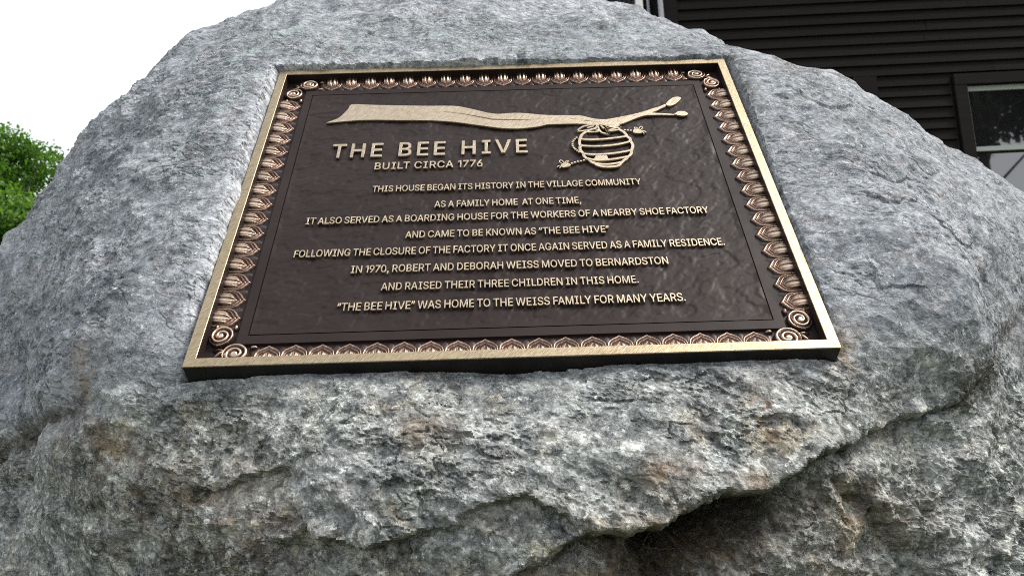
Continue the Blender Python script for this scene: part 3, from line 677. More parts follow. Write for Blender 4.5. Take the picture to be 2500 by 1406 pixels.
link('border_strip', mesh_py('border_strip', *loop_rings([sym(ICX - .0008, ICY - .0008, FW), sym(LX, LY, FW + .0001), sym(LX - .0002, LY - .0002, FW - .0014), sym(LX - .0013, LY - .0013, FW - .0014)])), DARK, plaque)
V, F = loop_rings([sym(HW + .0004, HH + .0004, -.0013), sym(HW + .0004, HH + .0004, -.0004), sym(HW, HH, 0), sym(HW - .0098, HH - .0098, 0), sym(HW - .0102, HH - .0102, -.0004), sym(HW - .0102, HH - .0102, -.0013)])
link('rim', mesh_py('rim', V, F), POLISH, plaque)

# textured field
def field():
    nx, ny = 360, 300
    xs = np.linspace(-LX + .0013, LX - .0013, nx); ys = np.linspace(-LY + .0013, LY - .0013, ny)
    XX, YY = np.meshgrid(xs, ys, indexing='ij'); P = np.stack([XX.ravel(), YY.ravel(), np.zeros(nx * ny)], 1)
    c, s = math.cos(R(33)), math.sin(R(33)); Q = np.stack([P[:, 0] * c + P[:, 1] * s, -P[:, 0] * s + P[:, 1] * c, P[:, 2]], 1)
    wq = P + .012 * np.stack([noise(P * 30), noise(P * 30 + 9), P[:, 2] * 0], 1)
    h = .0007 * fbm(wq * 18, 3) + .0009 * terrace(fbm(Q * [22, 38, 1] + 4, 3) * 2.6, .80) + .0004 * terrace(fbm(Q * [50, 95, 1] + 14, 3) * 2.4, .75)
    h += .00025 * fbm(P * 160, 3)
    e = np.minimum(LX - np.abs(P[:, 0]), LY - np.abs(P[:, 1])); h *= .80 * sst(0, .006, e)
    hb = sst(-LY + .012, -LY, P[:, 1]); h = h * (1 - hb)
    P[:, 2] = FW + np.clip(h, -.0013, .0014)
    I = np.arange(nx * ny).reshape(nx, ny); F = np.stack([I[:-1, :-1], I[1:, :-1], I[1:, 1:], I[:-1, 1:]], -1).reshape(-1, 4)
    link('field', mesh_np('field', P, F), DARK, plaque)
field()

# ------------------------------------------------------------------ ornament
def relief(name, nx, ny, fx, hf, x0, x1, y0, y1):
    """height-field piece: hf(X,Y)->(height, rub)"""
    XX, YY = np.meshgrid(np.linspace(x0, x1, nx), np.linspace(y0, y1, ny), indexing='ij')
    hgt, rub = hf(XX, YY)
    P = np.stack([XX.ravel(), YY.ravel(), hgt.ravel()], 1)
    I = np.arange(nx * ny).reshape(nx, ny); F = np.stack([I[:-1, :-1], I[1:, :-1], I[1:, 1:], I[:-1, 1:]], -1).reshape(-1, 4)
    keep = (hgt.ravel()[F].max(1) > -.0004); F = F[keep]
    used = np.unique(F); mp = np.full(nx * ny, -1); mp[used] = np.arange(len(used))
    me = mesh_np(name, P[used], mp[F])
    a = me.attributes.new('rub', 'FLOAT', 'POINT'); a.data.foreach_set('value', rub.ravel()[used].astype(np.float32))
    me.materials.append(COPPER); return me

PITCH = .0259
def leafprof(s, t):
    """shield-shaped egg leaf; s across (-1..1 half pitch), t 0 at rim .. 1 tip"""
    q = np.full(s.shape, 2.0)
    tt = np.array([-.6, 0, .2, .42, .58, .70, .79, .87, .94, 1.0]); ww = np.array([.86, .95, 1.0, 1.0, .95, .82, .60, .34, .13, 0.0])
    qs = np.linspace(.02, 1.12, 80)
    for k in qs[::-1]:
        inside = (np.abs(s) <= k * np.interp(t / k, tt, ww)) & (t / k <= 1.0)
        q = np.where(inside, k, q)
    return q
def leaf_h(X, Y):
    s = X / (PITCH * .5); t = Y / .0255
    q = leafprof(s, t)
    prof = np.interp(q, [0, .30, .52, .63, .68, .74, .79, .84, .91, .96, 1.0, 1.06], [1, .95, .80, .50, .20, .50, .56, .24, .60, .56, .25, 0.0])
    st = np.where(q < .66, (-.42 * np.exp(-(s / .085) ** 2) - .20 * np.exp(-((np.abs(s) - .36) / .07) ** 2) + .06 * np.cos(s * 40)) * sst(.66, .5, q) * sst(.85, .45, t), 0)
    prof = prof + st
    h = prof * .0072 * (1 - .35 * sst(.0, 1.0, t)) 
    h = np.where(q > 1.05, -.001, h)
    return h, np.clip(prof * 1.05 + .08 * (q > .86) * (q < .98), 0, 1)
leaf_me = relief('ornament_leaf', 44, 38, None, leaf_h, -PITCH * .5, PITCH * .5, .0, .0262)
def dart_h(X, Y):
    s = np.abs(X) / (PITCH * .33); t = Y / .026
    q = np.maximum(s / np.clip(1.02 - t, .02, 1) ** .55, t / .99)
    h = np.clip(1 - q ** 2, 0, 1); ridge = h * (.6 + .4 * np.cos(s * 5))
    return np.where(q < 1.0, .0028 * ridge, -.001), np.clip(ridge * .42, 0, 1)
dart_me = relief('ornament_dart', 16, 20, None, dart_h, -PITCH * .36, PITCH * .36, .0, .026)

rr_ = random.Random(2)
def place(me, name, cx, cy, rot, w_=CH, sx=1.0, sy=1.0):
    o = link(name, me, None, plaque); o.location = (cx, cy, w_); o.rotation_euler = (0, 0, rot); o.scale = (sx * rr_.uniform(.975, 1.015), sy * rr_.uniform(.97, 1.0), rr_.uniform(.9, 1.06)); return o
BX0, BY0 = HW - .0106, HH - .0106
for k in range(19):
    uu = (k - 9) * PITCH
    for (yy, rot) in ((BY0, math.pi), (-BY0, 0)):
        place(leaf_me, 'ornament_leaf', uu + rr_.uniform(-.0003, .0003), yy, rot, sy=.985)
for k in range(16):
    vv = (k - 7.5) * PITCH
    for (xx, rot) in ((BX0, math.pi / 2), (-BX0, -math.pi / 2)):
        place(leaf_me, 'ornament_leaf', xx, vv + rr_.uniform(-.0003, .0003), rot, sy=1.03)
for k in range(20):
    uu = (k - 9.5) * PITCH
    for (yy, rot) in ((BY0, math.pi), (-BY0, 0)): place(dart_me, 'ornament_dart', uu, yy, rot, CH - .0001)
for k in range(17):
    vv = (k - 8) * PITCH
    for (xx, rot) in ((BX0, math.pi / 2), (-BX0, -math.pi / 2)): place(dart_me, 'ornament_dart', xx, vv, rot, CH - .0001)

def scroll_h(X, Y):
    r = np.hypot(X, Y); a = np.arctan2(Y, X)
    RO = .0128 * (1 + .04 * np.cos(a * 3))
    turns = r / .0052 - a / (2 * math.pi)
    f = turns - np.floor(turns)
    ridge = np.sin(np.clip(f, 0, 1) * math.pi) ** .8
    ridge = np.where(r < .0022, 1.0, ridge)
    env = sst(RO.max() * 1.0, .0118, r)
    h = (.0018 + .0046 * ridge) * sst(.0134, .0122, r)
    return np.where(r > .0134, -.001, h), np.clip(ridge * .95 * sst(.0135, .0118, r), 0, 1)
scroll_me = relief('ornament_scroll', 40, 40, None, scroll_h, -.0135, .0135, -.0135, .0135)
def palm_h(X, Y):
    r = np.hypot(X, Y); a = np.arctan2(X, Y)
    lobe = .5 + .5 * np.cos(a * 6.2); L_ = .0165 * (.55 + .45 * lobe) * (1 - .25 * np.abs(a))
    q = r / np.maximum(L_, .001); h = np.clip(1 - q ** 2, 0, 1) * (.35 + .65 * lobe) * (np.abs(a) < 1.5)
    return np.where((q < 1) & (np.abs(a) < 1.5), .0052 * h, -.001), np.clip(h * .8, 0, 1)
palm_me = relief('ornament_palmette', 30, 24, None, palm_h, -.013, .013, -.001, .017)
def bead_h(X, Y):
    r = np.hypot(X / 1.0, Y / .6) / .0042; h = np.sqrt(np.clip(1 - r ** 2, 0, 1)); return np.where(r < 1, .0046 * h, -.001), np.clip(h * .75, 0, 1)
bead_me = relief('ornament_bead', 14, 14, None, bead_h, -.0045, .0045, -.0045, .0045)
for sx in (-1, 1):
    for sy in (-1, 1):
        place(scroll_me, 'ornament_scroll', sx * .2635, sy * .2440, 0, sx=sx, sy=sy * .95)
        place(scroll_me, 'ornament_scroll', sx * .2812, sy * .2205, math.pi / 2, sx=sy, sy=-sx * .95)
        place(palm_me, 'ornament_palmette', sx * .2755, sy * .2385, math.atan2(-sx, sy) , CH + .0002)
        place(bead_me, 'ornament_bead', sx * .2475, sy * .2345, 0); place(bead_me, 'ornament_bead', sx * .2700, sy * .2075, math.pi / 2)
        place(bead_me, 'ornament_bead', sx * .2475, sy * .2520, 0); place(bead_me, 'ornament_bead', sx * .2885, sy * .2070, math.pi / 2)

# ------------------------------------------------------------------ raised lettering
GL = json.loads('{"A":[[[16,0],[201,509],[276,509],[463,0],[395,0],[344,142],[136,142],[85,0]],[[156,199],[191,302],[213,371],[238,447],[264,372],[287,302],[323,199]]],"B":[[[60,0],[60,509],[241,509],[274,507],[304,501],[329,491],[350,477],[367,461],[381,442],[390,421],[396,398],[398,374],[397,353],[387,320],[368,295],[343,278],[315,267],[331,260],[347,254],[363,245],[378,234],[391,220],[402,203],[411,184],[416,161],[418,136],[416,111],[410,88],[400,67],[386,48],[368,31],[344,18],[317,8],[284,2],[247,0]],[[125,57],[245,57],[281,60],[309,67],[330,80],[344,96],[353,115],[355,137],[354,153],[350,169],[333,197],[320,209],[306,218],[289,225],[269,229],[248,231],[125,231]],[[125,285],[238,285],[273,290],[302,304],[314,314],[323,326],[335,355],[336,372],[333,393],[326,412],[313,429],[294,442],[270,449],[240,452],[125,452]]],"C":[[[267,-7],[225,-3],[186,7],[150,25],[119,49],[92,79],[70,115],[53,157],[44,203],[40,254],[44,305],[53,352],[70,393],[92,429],[119,459],[150,484],[186,501],[225,512],[267,516],[317,511],[362,496],[383,485],[402,471],[419,456],[435,438],[448,418],[459,397],[467,373],[473,348],[408,348],[404,365],[389,395],[369,418],[344,437],[315,449],[284,455],[267,456],[237,453],[209,445],[184,432],[161,414],[141,391],[125,364],[113,332],[106,295],[103,254],[106,213],[113,177],[125,145],[141,117],[161,94],[184,76],[210,63],[237,56],[267,53],[300,56],[330,65],[357,81],[369,90],[389,114],[404,144],[408,160],[473,160],[467,135],[459,112],[448,91],[435,71],[420,53],[383,24],[363,13],[317,-2],[293,-6]]],"D":[[[60,0],[60,509],[225,509],[273,505],[315,495],[353,478],[385,455],[412,426],[433,391],[449,351],[458,306],[462,255],[458,205],[449,159],[433,119],[411,83],[384,54],[351,31],[312,14],[268,3],[219,0]],[[125,57],[215,57],[254,60],[288,68],[318,81],[343,99],[363,122],[379,149],[390,181],[397,216],[399,255],[397,294],[390,329],[379,361],[364,388],[344,410],[320,428],[291,441],[258,449],[221,452],[125,452]]],"E":[[[60,0],[60,509],[372,509],[372,452],[125,452],[125,286],[355,286],[355,229],[125,229],[125,57],[375,57],[375,0]]],"F":[[[60,0],[60,509],[369,509],[369,452],[125,452],[125,278],[346,278],[346,221],[125,221],[125,0]]],"G":[[[269,-7],[225,-3],[185,7],[149,25],[118,49],[91,79],[69,116],[53,157],[43,203],[40,254],[43,305],[53,352],[69,393],[91,429],[117,459],[149,484],[184,501],[223,512],[265,516],[291,514],[316,510],[340,504],[363,494],[384,483],[403,469],[421,453],[436,436],[449,416],[460,395],[468,373],[474,349],[408,349],[395,379],[378,406],[356,427],[344,436],[300,453],[265,456],[236,453],[209,445],[183,432],[160,414],[141,392],[125,364],[113,332],[106,295],[103,254],[106,213],[113,177],[125,145],[141,117],[161,95],[184,76],[210,63],[238,56],[269,53],[296,55],[322,61],[345,71],[365,85],[382,102],[396,123],[407,147],[413,173],[415,202],[434,199],[283,199],[283,256],[478,256],[478,200],[475,160],[466,124],[451,91],[431,62],[406,38],[377,19],[344,5],[308,-4]]],"H":[[[60,0],[60,509],[125,509],[125,289],[392,289],[392,509],[457,509],[457,0],[392,0],[392,232],[125,232],[125,0]]],"I":[[[31,0],[31,57],[118,57],[118,452],[31,452],[31,509],[269,509],[269,452],[183,452],[183,57],[269,57],[269,0]]],"K":[[[60,0],[60,509],[125,509],[125,244],[139,261],[174,303],[364,509],[448,509],[231,276],[449,0],[372,0],[188,234],[125,166],[125,0]]],"L":[[[60,0],[60,509],[125,509],[125,57],[361,57],[361,0]]],"M":[[[60,0],[60,509],[152,509],[280,179],[322,49],[307,49],[349,179],[476,509],[568,509],[568,0],[504,0],[504,327],[506,428],[507,457],[498,409],[456,291],[342,0],[286,0],[170,291],[134,392],[112,457],[122,291],[122,0]]],"N":[[[60,0],[60,509],[136,509],[343,183],[371,137],[388,107],[414,55],[405,54],[399,142],[399,509],[463,509],[463,0],[387,0],[202,290],[168,346],[108,452],[119,454],[124,345],[125,291],[125,0]]],"O":[[[267,-7],[225,-3],[186,7],[150,25],[119,49],[92,79],[70,115],[53,157],[44,203],[40,254],[44,305],[53,352],[70,393],[92,429],[119,459],[150,484],[186,501],[225,512],[267,516],[309,512],[348,501],[384,484],[415,459],[442,429],[464,393],[480,352],[490,305],[493,254],[490,203],[480,157],[464,115],[442,79],[415,49],[384,25],[348,7],[309,-3]],[[267,53],[296,55],[324,63],[349,76],[372,94],[392,116],[408,144],[420,176],[428,213],[430,254],[428,295],[420,332],[408,365],[392,392],[372,415],[349,433],[324,446],[296,453],[267,456],[237,453],[210,445],[184,433],[161,415],[142,392],[125,364],[113,332],[106,295],[103,254],[106,213],[113,176],[125,144],[142,117],[161,94],[184,76],[210,63],[237,55]]],"R":[[[60,0],[60,509],[236,509],[273,506],[305,500],[333,489],[356,473],[376,455],[390,433],[401,408],[407,381],[409,352],[407,323],[401,296],[390,271],[376,250],[356,232],[333,217],[305,206],[428,0],[353,0],[248,198],[125,198],[125,0]],[[125,255],[234,255],[258,256],[280,260],[298,267],[313,276],[325,287],[334,300],[344,333],[344,371],[340,389],[334,405],[325,419],[313,430],[298,440],[258,451],[233,452],[125,452]]],"S":[[[224,-9],[188,-7],[156,-1],[128,9],[102,23],[81,40],[64,60],[51,83],[42,109],[38,137],[104,137],[108,118],[114,102],[123,88],[150,66],[185,53],[204,50],[224,49],[246,50],[267,54],[286,60],[303,69],[317,79],[329,92],[338,106],[344,122],[346,139],[340,168],[322,189],[296,205],[263,217],[184,239],[145,253],[112,269],[86,289],[67,313],[56,341],[52,372],[54,400],[62,425],[75,448],[92,468],[113,484],[138,498],[165,508],[195,514],[227,516],[259,514],[289,508],[316,498],[340,484],[360,468],[377,449],[390,427],[398,403],[401,378],[337,378],[332,402],[320,421],[302,437],[280,449],[254,456],[225,459],[185,454],[167,448],[152,440],[139,430],[121,405],[115,376],[117,359],[122,345],[142,324],[169,308],[212,293],[279,275],[312,264],[344,248],[359,238],[384,213],[395,198],[402,180],[407,161],[408,139],[406,112],[399,87],[386,64],[370,43],[349,25],[323,11],[294,0],[261,-7]]],"T":[[[32,452],[32,509],[417,509],[417,452],[257,452],[257,0],[193,0],[193,452]]],"U":[[[259,-8],[220,-6],[186,2],[154,15],[126,33],[103,55],[85,80],[71,108],[63,140],[60,173],[60,509],[124,509],[124,178],[126,155],[132,133],[141,113],[153,95],[169,80],[187,68],[208,59],[232,53],[259,52],[285,53],[309,59],[331,68],[349,80],[364,95],[377,113],[385,133],[391,155],[393,178],[393,509],[457,509],[457,173],[454,140],[446,108],[433,80],[414,55],[391,33],[363,15],[332,2],[297,-6]]],"V":[[[204,0],[16,509],[84,509],[207,164],[236,71],[248,31],[235,31],[257,107],[283,187],[290,206],[395,509],[463,509],[278,0]]],"W":[[[155,0],[16,509],[82,509],[163,196],[172,162],[187,94],[197,40],[203,111],[215,162],[306,509],[380,509],[462,196],[494,58],[497,40],[510,145],[603,509],[670,509],[530,0],[455,0],[362,345],[351,391],[336,475],[350,475],[335,395],[318,323],[230,0]]],"Y":[[[203,0],[203,208],[16,509],[91,509],[192,344],[213,309],[231,274],[250,230],[224,230],[242,275],[260,310],[280,344],[381,509],[455,509],[268,208],[268,0]]],"Z":[[[42,0],[42,46],[273,385],[306,431],[341,476],[348,454],[285,452],[40,452],[40,509],[397,509],[397,462],[169,129],[110,49],[97,33],[90,54],[152,57],[399,57],[399,0]]],".":[[[83,-3],[73,1],[55,18],[50,41],[55,64],[73,81],[95,87],[118,81],[135,64],[140,53],[140,29],[128,9],[118,1],[107,-3]]],",":[[[38,-119],[68,71],[137,71],[84,-119]]],"0":[[[227,-7],[191,-3],[158,7],[130,24],[105,48],[85,77],[69,113],[57,155],[50,202],[48,254],[50,306],[57,353],[69,395],[85,431],[106,461],[130,484],[159,502],[191,512],[227,516],[262,512],[295,502],[323,484],[348,461],[368,431],[384,395],[396,353],[403,306],[405,254],[403,202],[396,155],[384,113],[368,77],[348,48],[323,24],[295,7],[263,-3]],[[227,50],[250,52],[271,60],[290,74],[306,92],[320,116],[330,144],[338,176],[342,213],[344,254],[342,295],[338,332],[330,365],[320,393],[306,416],[290,435],[271,449],[250,457],[227,460],[203,457],[182,449],[163,435],[147,416],[134,393],[123,365],[115,332],[111,295],[109,254],[111,213],[115,176],[123,144],[134,116],[147,92],[163,74],[182,60],[203,52]]],"1":[[[276,509],[276,0],[212,0],[212,448],[86,358],[86,427],[198,509]]],"6":[[[226,-7],[196,-4],[168,3],[142,15],[119,31],[100,51],[84,74],[73,101],[66,130],[64,162],[65,187],[71,212],[80,239],[93,268],[112,302],[137,340],[252,509],[322,509],[151,261],[165,288],[184,302],[208,311],[235,314],[265,312],[291,305],[316,295],[337,280],[355,262],[370,240],[380,215],[387,187],[389,157],[387,127],[379,98],[368,73],[352,50],[333,30],[310,14],[284,3],[257,-4]],[[226,48],[245,50],[263,55],[279,63],[293,73],[314,101],[322,119],[326,137],[327,157],[326,178],[322,196],[314,213],[293,241],[279,251],[263,259],[245,264],[207,264],[174,252],[148,229],[138,214],[131,197],[126,179],[125,158],[126,138],[131,119],[138,102],[148,86],[160,73],[174,63],[190,55],[207,50]]],"7":[[[97,0],[323,448],[62,452],[62,509],[391,509],[391,449],[165,0]]],"9":[[[226,516],[256,513],[285,506],[310,494],[333,478],[352,458],[368,434],[380,408],[387,378],[389,347],[387,322],[382,296],[373,270],[359,240],[340,207],[315,168],[200,0],[130,0],[301,248],[295,229],[268,207],[245,198],[232,195],[188,197],[161,203],[137,214],[116,229],[98,247],[83,269],[72,294],[66,321],[64,352],[66,382],[73,411],[85,436],[101,459],[120,479],[143,494],[168,506],[196,513]],[[207,459],[190,454],[174,446],[148,423],[138,407],[131,390],[127,372],[125,352],[127,331],[131,313],[138,295],[148,280],[174,257],[207,245],[226,243],[245,245],[263,249],[279,257],[293,267],[305,280],[322,312],[326,330],[327,350],[326,371],[322,390],[305,422],[293,435],[279,446],[263,454],[245,459]]],"3":[[[218,-7],[188,-5],[159,1],[133,10],[108,22],[88,38],[70,57],[57,79],[48,104],[44,132],[109,132],[112,115],[118,100],[126,87],[150,66],[165,59],[200,51],[239,51],[258,55],[275,61],[291,69],[304,80],[315,93],[323,108],[328,125],[328,163],[316,196],[306,211],[292,223],[275,234],[254,241],[229,246],[201,248],[157,248],[157,299],[288,448],[70,452],[70,509],[372,509],[372,461],[211,278],[211,289],[247,290],[279,286],[308,276],[333,262],[354,244],[371,222],[383,198],[391,173],[393,145],[390,116],[383,90],[370,66],[354,45],[333,27],[309,12],[281,2],[251,-5]]],"“":[[[52,318],[104,509],[151,509],[121,318]],[[175,318],[228,509],[274,509],[244,318]]],"”":[[[52,318],[82,509],[151,509],[98,318]],[[175,318],[205,509],[274,509],[222,318]]]}')
SB = dict(A=18, V=18, Y=18, T=28, L=(60, 20), F=(60, 22), E=(60, 34), K=(60, 16), W=22, Z=36, O=42, C=(42, 34), G=(42, 44), D=(60, 40), B=(60, 38), R=(60, 30), S=34)
SB['.'] = 45; SB[','] = 45; SB['1'] = (50, 60); SB['7'] = 34; SB['6'] = 40; SB['9'] = 40; SB['0'] = 40; SB['3'] = 38
KERN = {'AT': -40, 'AV': -40, 'TA': -40, 'TO': -20, 'LY': -45, 'LT': -40, 'AY': -40, 'FA': -35, 'RY': -12, 'TY': 0, 'FO': -10, 'YE': -5}
def curve_mesh(name, polys, extrude, offset=0, bevel=0.0):
    cu = bpy.data.curves.new(name, 'CURVE'); cu.dimensions = '2D'; cu.fill_mode = 'BOTH'; cu.extrude = extrude; cu.offset = offset
    cu.bevel_depth = bevel; cu.bevel_resolution = 0; cu.resolution_u = 1
    for P in polys:
        s = cu.splines.new('POLY'); s.points.add(len(P) - 1); s.use_cyclic_u = True
        s.points.foreach_set('co', [c for (px, py) in P for c in (px, py, 0, 1)])
    o = bpy.data.objects.new('tmp', cu); COL.objects.link(o)
    me = bpy.data.meshes.new_from_object(o.evaluated_get(bpy.context.evaluated_depsgraph_get()))
    me.name = name; bpy.data.objects.remove(o); bpy.data.curves.remove(cu); return me
HL = .0030
def text_line(words_text, uL, uR, base, cap, space, weight, track=0.0, group=None):
    """lays out the line, fits it between uL and uR, one mesh per word"""
    sc = cap / 509.0; x = 0; lay = []; prev = None; first = None; last = 0
    for ch in words_text:
        if ch == ' ': x += space; prev = None; lay.append(None); continue
        P = GL[ch]; xs = [p[0] for s in P for p in s]; sb = SB.get(ch, 58); l, r = sb if isinstance(sb, tuple) else (sb, sb)
        if ch in '“”': l = r = 30
        if prev: x += KERN.get(prev + ch, 0)
        x0 = x + l - min(xs); lay.append((ch, x0)); 
        if first is None: first = x0 + min(xs)
        last = x0 + max(xs); x = x0 + max(xs) + r + track; prev = ch
    fx = (uR - uL) / (last - first)
    line = bpy.data.objects.new('inscription_line', None); COL.objects.link(line); line.parent = plaque; line.empty_display_size = .02
    word = []
    for it in lay + [None]:
        if it is None:
            if word:
                me = curve_mesh('word', word, HL / 2, weight * sc - .00014, .00014)
                o = link('word', me, PALE, line); o.location = (0, 0, FW + HL / 2 - .0004)
            word = []; continue
        ch, x0 = it
        for s in GL[ch]: word.append([(uL + (p[0] + x0 - first) * fx, base + p[1] * sc) for p in s])
LINES = [('THE BEE HIVE', -.2119, .0264, .0705, .0278, 330, 9, 95), ('BUILT CIRCA 1776', -.1570, -.0281, .0440, .0134, 200, 7, 28),
 ('THIS HOUSE BEGAN ITS HISTORY IN THE VILLAGE COMMUNITY', -.1556, .1560, .0001, .0111, 150, 7, 6),
 ('AS A FAMILY HOME  AT ONE TIME,', -.0824, .0837, -.0313, .0111, 150, 7, 10),
 ('IT ALSO SERVED AS A BOARDING HOUSE FOR THE WORKERS OF A NEARBY SHOE FACTORY', -.2243, .2240, -.0553, .0111, 150, 7, 6),
 ('AND CAME TO BE KNOWN AS “THE BEE HIVE”', -.1120, .1100, -.0832, .0109, 150, 7, 8),
 ('FOLLOWING THE CLOSURE OF THE FACTORY IT ONCE AGAIN SERVED AS A FAMILY RESIDENCE.', -.2290, .2305, -.1098, .0111, 150, 7, 6),
 ('IN 1970, ROBERT AND DEBORAH WEISS MOVED TO BERNARDSTON', -.1653, .1660, -.1369, .0109, 150, 7, 8),
 ('AND RAISED THEIR THREE CHILDREN IN THIS HOME.', -.1316, .1314, -.1640, .0107, 150, 7, 10),
 ('“THE BEE HIVE” WAS HOME TO THE WEISS FAMILY FOR MANY YEARS.', -.1731, .1746, -.1918, .0110, 150, 7, 8)]
for a in LINES: text_line(*a)

# ------------------------------------------------------------------ beehive emblem
EM = json.loads('{"branch":[[-2273,1477],[-2141,1565],[-2066,1705],[-2025,1812],[-1997,1897],[-1752,1870],[-1483,1846],[-1216,1823],[-949,1804],[-656,1789],[-523,1748],[-337,1665],[-219,1606],[-75,1567],[43,1578],[174,1579],[304,1560],[434,1530],[574,1506],[763,1493],[966,1477],[1025,1456],[1097,1418],[1155,1394],[1243,1376],[1319,1377],[1474,1419],[1631,1466],[1791,1528],[1914,1591],[2012,1636],[2101,1688],[2094,1643],[2080,1629],[1986,1560],[1935,1524],[1889,1499],[1930,1491],[1974,1483],[2085,1467],[2166,1449],[2163,1432],[2044,1441],[1931,1447],[1817,1443],[1737,1413],[1656,1369],[1558,1306],[1494,1269],[1425,1252],[1304,1245],[1193,1253],[1083,1269],[1010,1284],[898,1295],[712,1299],[562,1296],[512,1286],[421,1254],[292,1233],[163,1221],[35,1232],[-92,1256],[-220,1293],[-414,1349],[-608,1405],[-804,1445],[-1065,1475],[-1326,1488],[-1588,1509],[-1849,1515],[-2106,1492]],"bud1":[[2109,1690],[2124,1722],[2156,1771],[2190,1812],[2230,1847],[2271,1859],[2305,1854],[2329,1831],[2300,1778],[2265,1729],[2219,1682],[2168,1653],[2130,1655]],"bud2":[[2178,1452],[2200,1472],[2227,1501],[2260,1513],[2297,1511],[2332,1493],[2350,1464],[2351,1437],[2327,1416],[2295,1406],[2258,1411],[2216,1430]],"slits":[[[-917,1675],[-745,1654],[-547,1606],[-350,1536],[-155,1460],[40,1436],[234,1426],[520,1428],[364,1412],[234,1407],[39,1412],[-155,1434],[-350,1512],[-547,1589],[-745,1642]],[[935,1381],[1032,1367],[1120,1340],[1200,1320],[1118,1327],[1030,1350]],[[794,1404],[870,1413],[901,1422],[934,1454],[912,1414],[869,1399]],[[1585,1400],[1667,1449],[1768,1476],[1664,1433]]],"hiveL":[[1024,1110],[972,1063],[941,1000],[922,923],[915,860],[922,803],[909,759],[919,697],[947,640],[951,627],[944,597],[974,541],[1006,509],[1024,466],[1063,434],[1085,403],[1141,367],[1210,355],[1280,360],[1338,375],[1374,425]],"hiveR":[[1440,1129],[1483,1083],[1508,1017],[1517,974],[1545,931],[1545,874],[1558,822],[1560,765],[1533,682],[1526,630],[1498,576],[1471,549],[1445,506],[1409,471],[1374,425]],"bands":[[[948,948],[1052,932],[1198,933],[1346,951],[1515,984]],[[929,809],[1039,791],[1183,786],[1330,802],[1441,828],[1544,870]],[[951,633],[1059,613],[1166,613],[1310,626],[1457,658],[1535,684]],[[980,537],[1049,507],[1154,493],[1297,507],[1406,532],[1473,553]],[[1024,467],[1111,425],[1216,412],[1309,424],[1378,447]]],"door":[[1066,506],[1074,554],[1096,596],[1123,613],[1201,611],[1223,577],[1229,534],[1225,498],[1146,490]],"leaves":[[[915,1125],[942,1183],[998,1231],[1082,1256],[1168,1258],[1142,1186],[1072,1153],[997,1134]],[[1186,1251],[1179,1184],[1200,1098],[1248,1056],[1291,1045],[1276,1153],[1236,1235]],[[1285,1232],[1327,1174],[1401,1173],[1460,1208],[1416,1239]],[[1148,1173],[1164,1106],[1024,1106]],[[1298,1112],[1365,1116],[1441,1138],[1401,1173]]],"veins":[[[1042,1191],[1124,1224]],[[1214,1236],[1244,1168]],[[1304,1242],[1346,1219]]],"bodyR":[[1606,1104],[1625,1129],[1663,1134],[1704,1112],[1722,1078],[1703,1050],[1666,1044],[1623,1054],[1605,1077]],"wingR":[[[1661,1123],[1631,1149],[1634,1172],[1659,1163],[1674,1131]],[[1680,1122],[1697,1169],[1715,1191],[1730,1173],[1721,1137],[1694,1116]]],"feelR":[[[1716,1092],[1745,1084],[1762,1058]],[[1712,1071],[1726,1054],[1732,1031]]],"stripeR":[[1681,1106],[1662,1101],[1649,1082]],"bodyL":[[656,411],[676,446],[719,456],[753,443],[771,418],[756,389],[720,375],[678,371],[658,388]],"wingL":[[[680,446],[646,472],[646,502],[666,513],[685,488],[699,454]],[[705,453],[721,486],[747,499],[745,479],[726,456]]],"feelL":[[[663,411],[631,407],[611,386]],[[660,393],[647,382],[640,364]]],"stripeL":[[717,424],[732,414],[728,390]],"dots":[[1506,1126],[1542,1117],[1578,1109],[888,983],[864,952],[843,918],[831,881],[826,843],[827,805],[839,769],[854,737],[875,707],[896,679],[792,447],[826,463],[862,477],[899,493],[939,506]]}')
def pt(L): return [(a * 1e-4, b * 1e-4) for a, b in L]
def smooth_line(P, k=4, closed=False):
    P = [Vector(p) for p in P]; out = []; n = len(P)
    rng = range(n) if closed else range(n - 1)
    for i in rng:
        p0 = P[(i - 1) % n] if closed or i > 0 else P[0]; p1 = P[i]; p2 = P[(i + 1) % n]; p3 = P[(i + 2) % n] if closed or i + 2 < n else P[-1]
        for j in range(k):
            t = j / k; out.append(.5 * ((2 * p1) + (p2 - p0) * t + (2 * p0 - 5 * p1 + 4 * p2 - p3) * t * t + (3 * p1 - p0 - 3 * p2 + p3) * t ** 3))
    if not closed: out.append(P[-1])
    return [(v.x, v.y) for v in out]
def ribbon_poly(P, wd, ends=True):
    P = [Vector(p) for p in P]; L_ = []; R_ = []
    for i, p in enumerate(P):
        d = (P[min(i + 1, len(P) - 1)] - P[max(i - 1, 0)]).normalized(); nn = Vector((-d.y, d.x)) * wd / 2
        L_.append(p + nn); R_.append(p - nn)
    d = (P[-1] - P[-2]).normalized() * wd * .35; e = (P[0] - P[1]).normalized() * wd * .35
    return [(v.x, v.y) for v in L_] + [tuple(P[-1] + d)] + [(v.x, v.y) for v in reversed(R_)] + [tuple(P[0] + e)]
emb = bpy.data.objects.new('beehive_emblem', None); COL.objects.link(emb); emb.parent = plaque; emb.empty_display_size = .02
_lvl = [0]
def em_piece(name, polys, off=0.0):
    me = curve_mesh(name, polys, HL / 2, off, .00020)
    o = link(name, me, PALE, emb); o.location = (0, 0, FW + HL / 2 - .0004 + .00006 * (_lvl[0] % 9)); _lvl[0] += 1; return o
em_piece('branch', [smooth_line(pt(EM['branch']), 2, True)] + [pt(s) for s in EM['slits']])
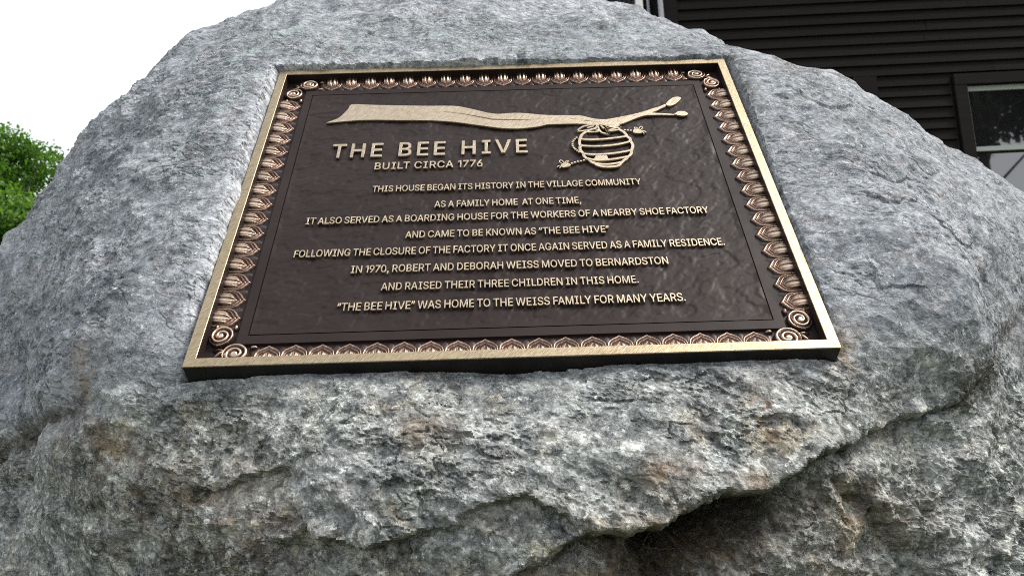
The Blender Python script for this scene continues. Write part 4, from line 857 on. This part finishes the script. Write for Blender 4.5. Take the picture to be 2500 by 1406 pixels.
em_piece('bud', [smooth_line(pt(EM['bud1']), 3, True)]); em_piece('bud', [smooth_line(pt(EM['bud2']), 3, True)])
WB = .0033
em_piece('hive_outline', [ribbon_poly(smooth_line(pt(EM['hiveL']), 3), WB)]); em_piece('hive_outline', [ribbon_poly(smooth_line(pt(EM['hiveR']), 3), WB)])
for bnd in EM['bands']: em_piece('hive_band', [ribbon_poly(smooth_line(pt(bnd), 4), .0030)])
em_piece('hive_door', [smooth_line(pt(EM['door']), 2, True)])
for lf in EM['leaves']:
    P = smooth_line(pt(lf), 3, True); em_piece('hive_leaf', [ribbon_poly(P + [P[0], P[1]], .0021)])
for vn in EM['veins']: em_piece('leaf_vein', [ribbon_poly(smooth_line(pt(vn), 3), .0018)])
for s in 'RL':
    em_piece('bee_body', [smooth_line(pt(EM['body' + s]), 3, True)])
    for q in EM['wing' + s]:
        P = smooth_line(pt(q), 3, True); em_piece('bee_wing', [ribbon_poly(P + [P[0], P[1]], .0010)])
    for q in EM['feel' + s]: em_piece('bee_feeler', [ribbon_poly(smooth_line(pt(q), 3), .0010)])
for (cx_, cy_) in pt(EM['dots']):
    em_piece('trail_dot', [[(cx_ + .00125 * math.cos(a), cy_ + .00125 * math.sin(a)) for a in [i * math.pi / 5 for i in range(10)]]])

# ------------------------------------------------------------------ small things in the hollow
def fibres():
    m, t, b = M('dry_rootlet'); setb(b, Base_Color=(.16, .10, .06), Roughness=.8)
    rs = random.Random(5); mb = MB()
    for i in range(26):
        x = .10 + rs.random() * .10; z = .955 - rs.random() * .05; y = .775 + rs.random() * .02
        pts = [(x, y, z)]; dx, dz = rs.uniform(-1, 1), rs.uniform(-1, .3)
        for k in range(7):
            dx += rs.uniform(-.6, .6); dz += rs.uniform(-.6, .6); l = math.hypot(dx, dz) + .01
            x += dx / l * .004; z += dz / l * .004; y += rs.uniform(-.001, .001); pts.append((x, y, z))
        mb.tube(pts, .00022, 4)
    link('dry_rootlets', mb.mesh('dry_rootlets', True), m, None, kind='stuff', label='tangle of dry brown rootlets in the dark hollow under the ledge', category='rootlets')
fibres()
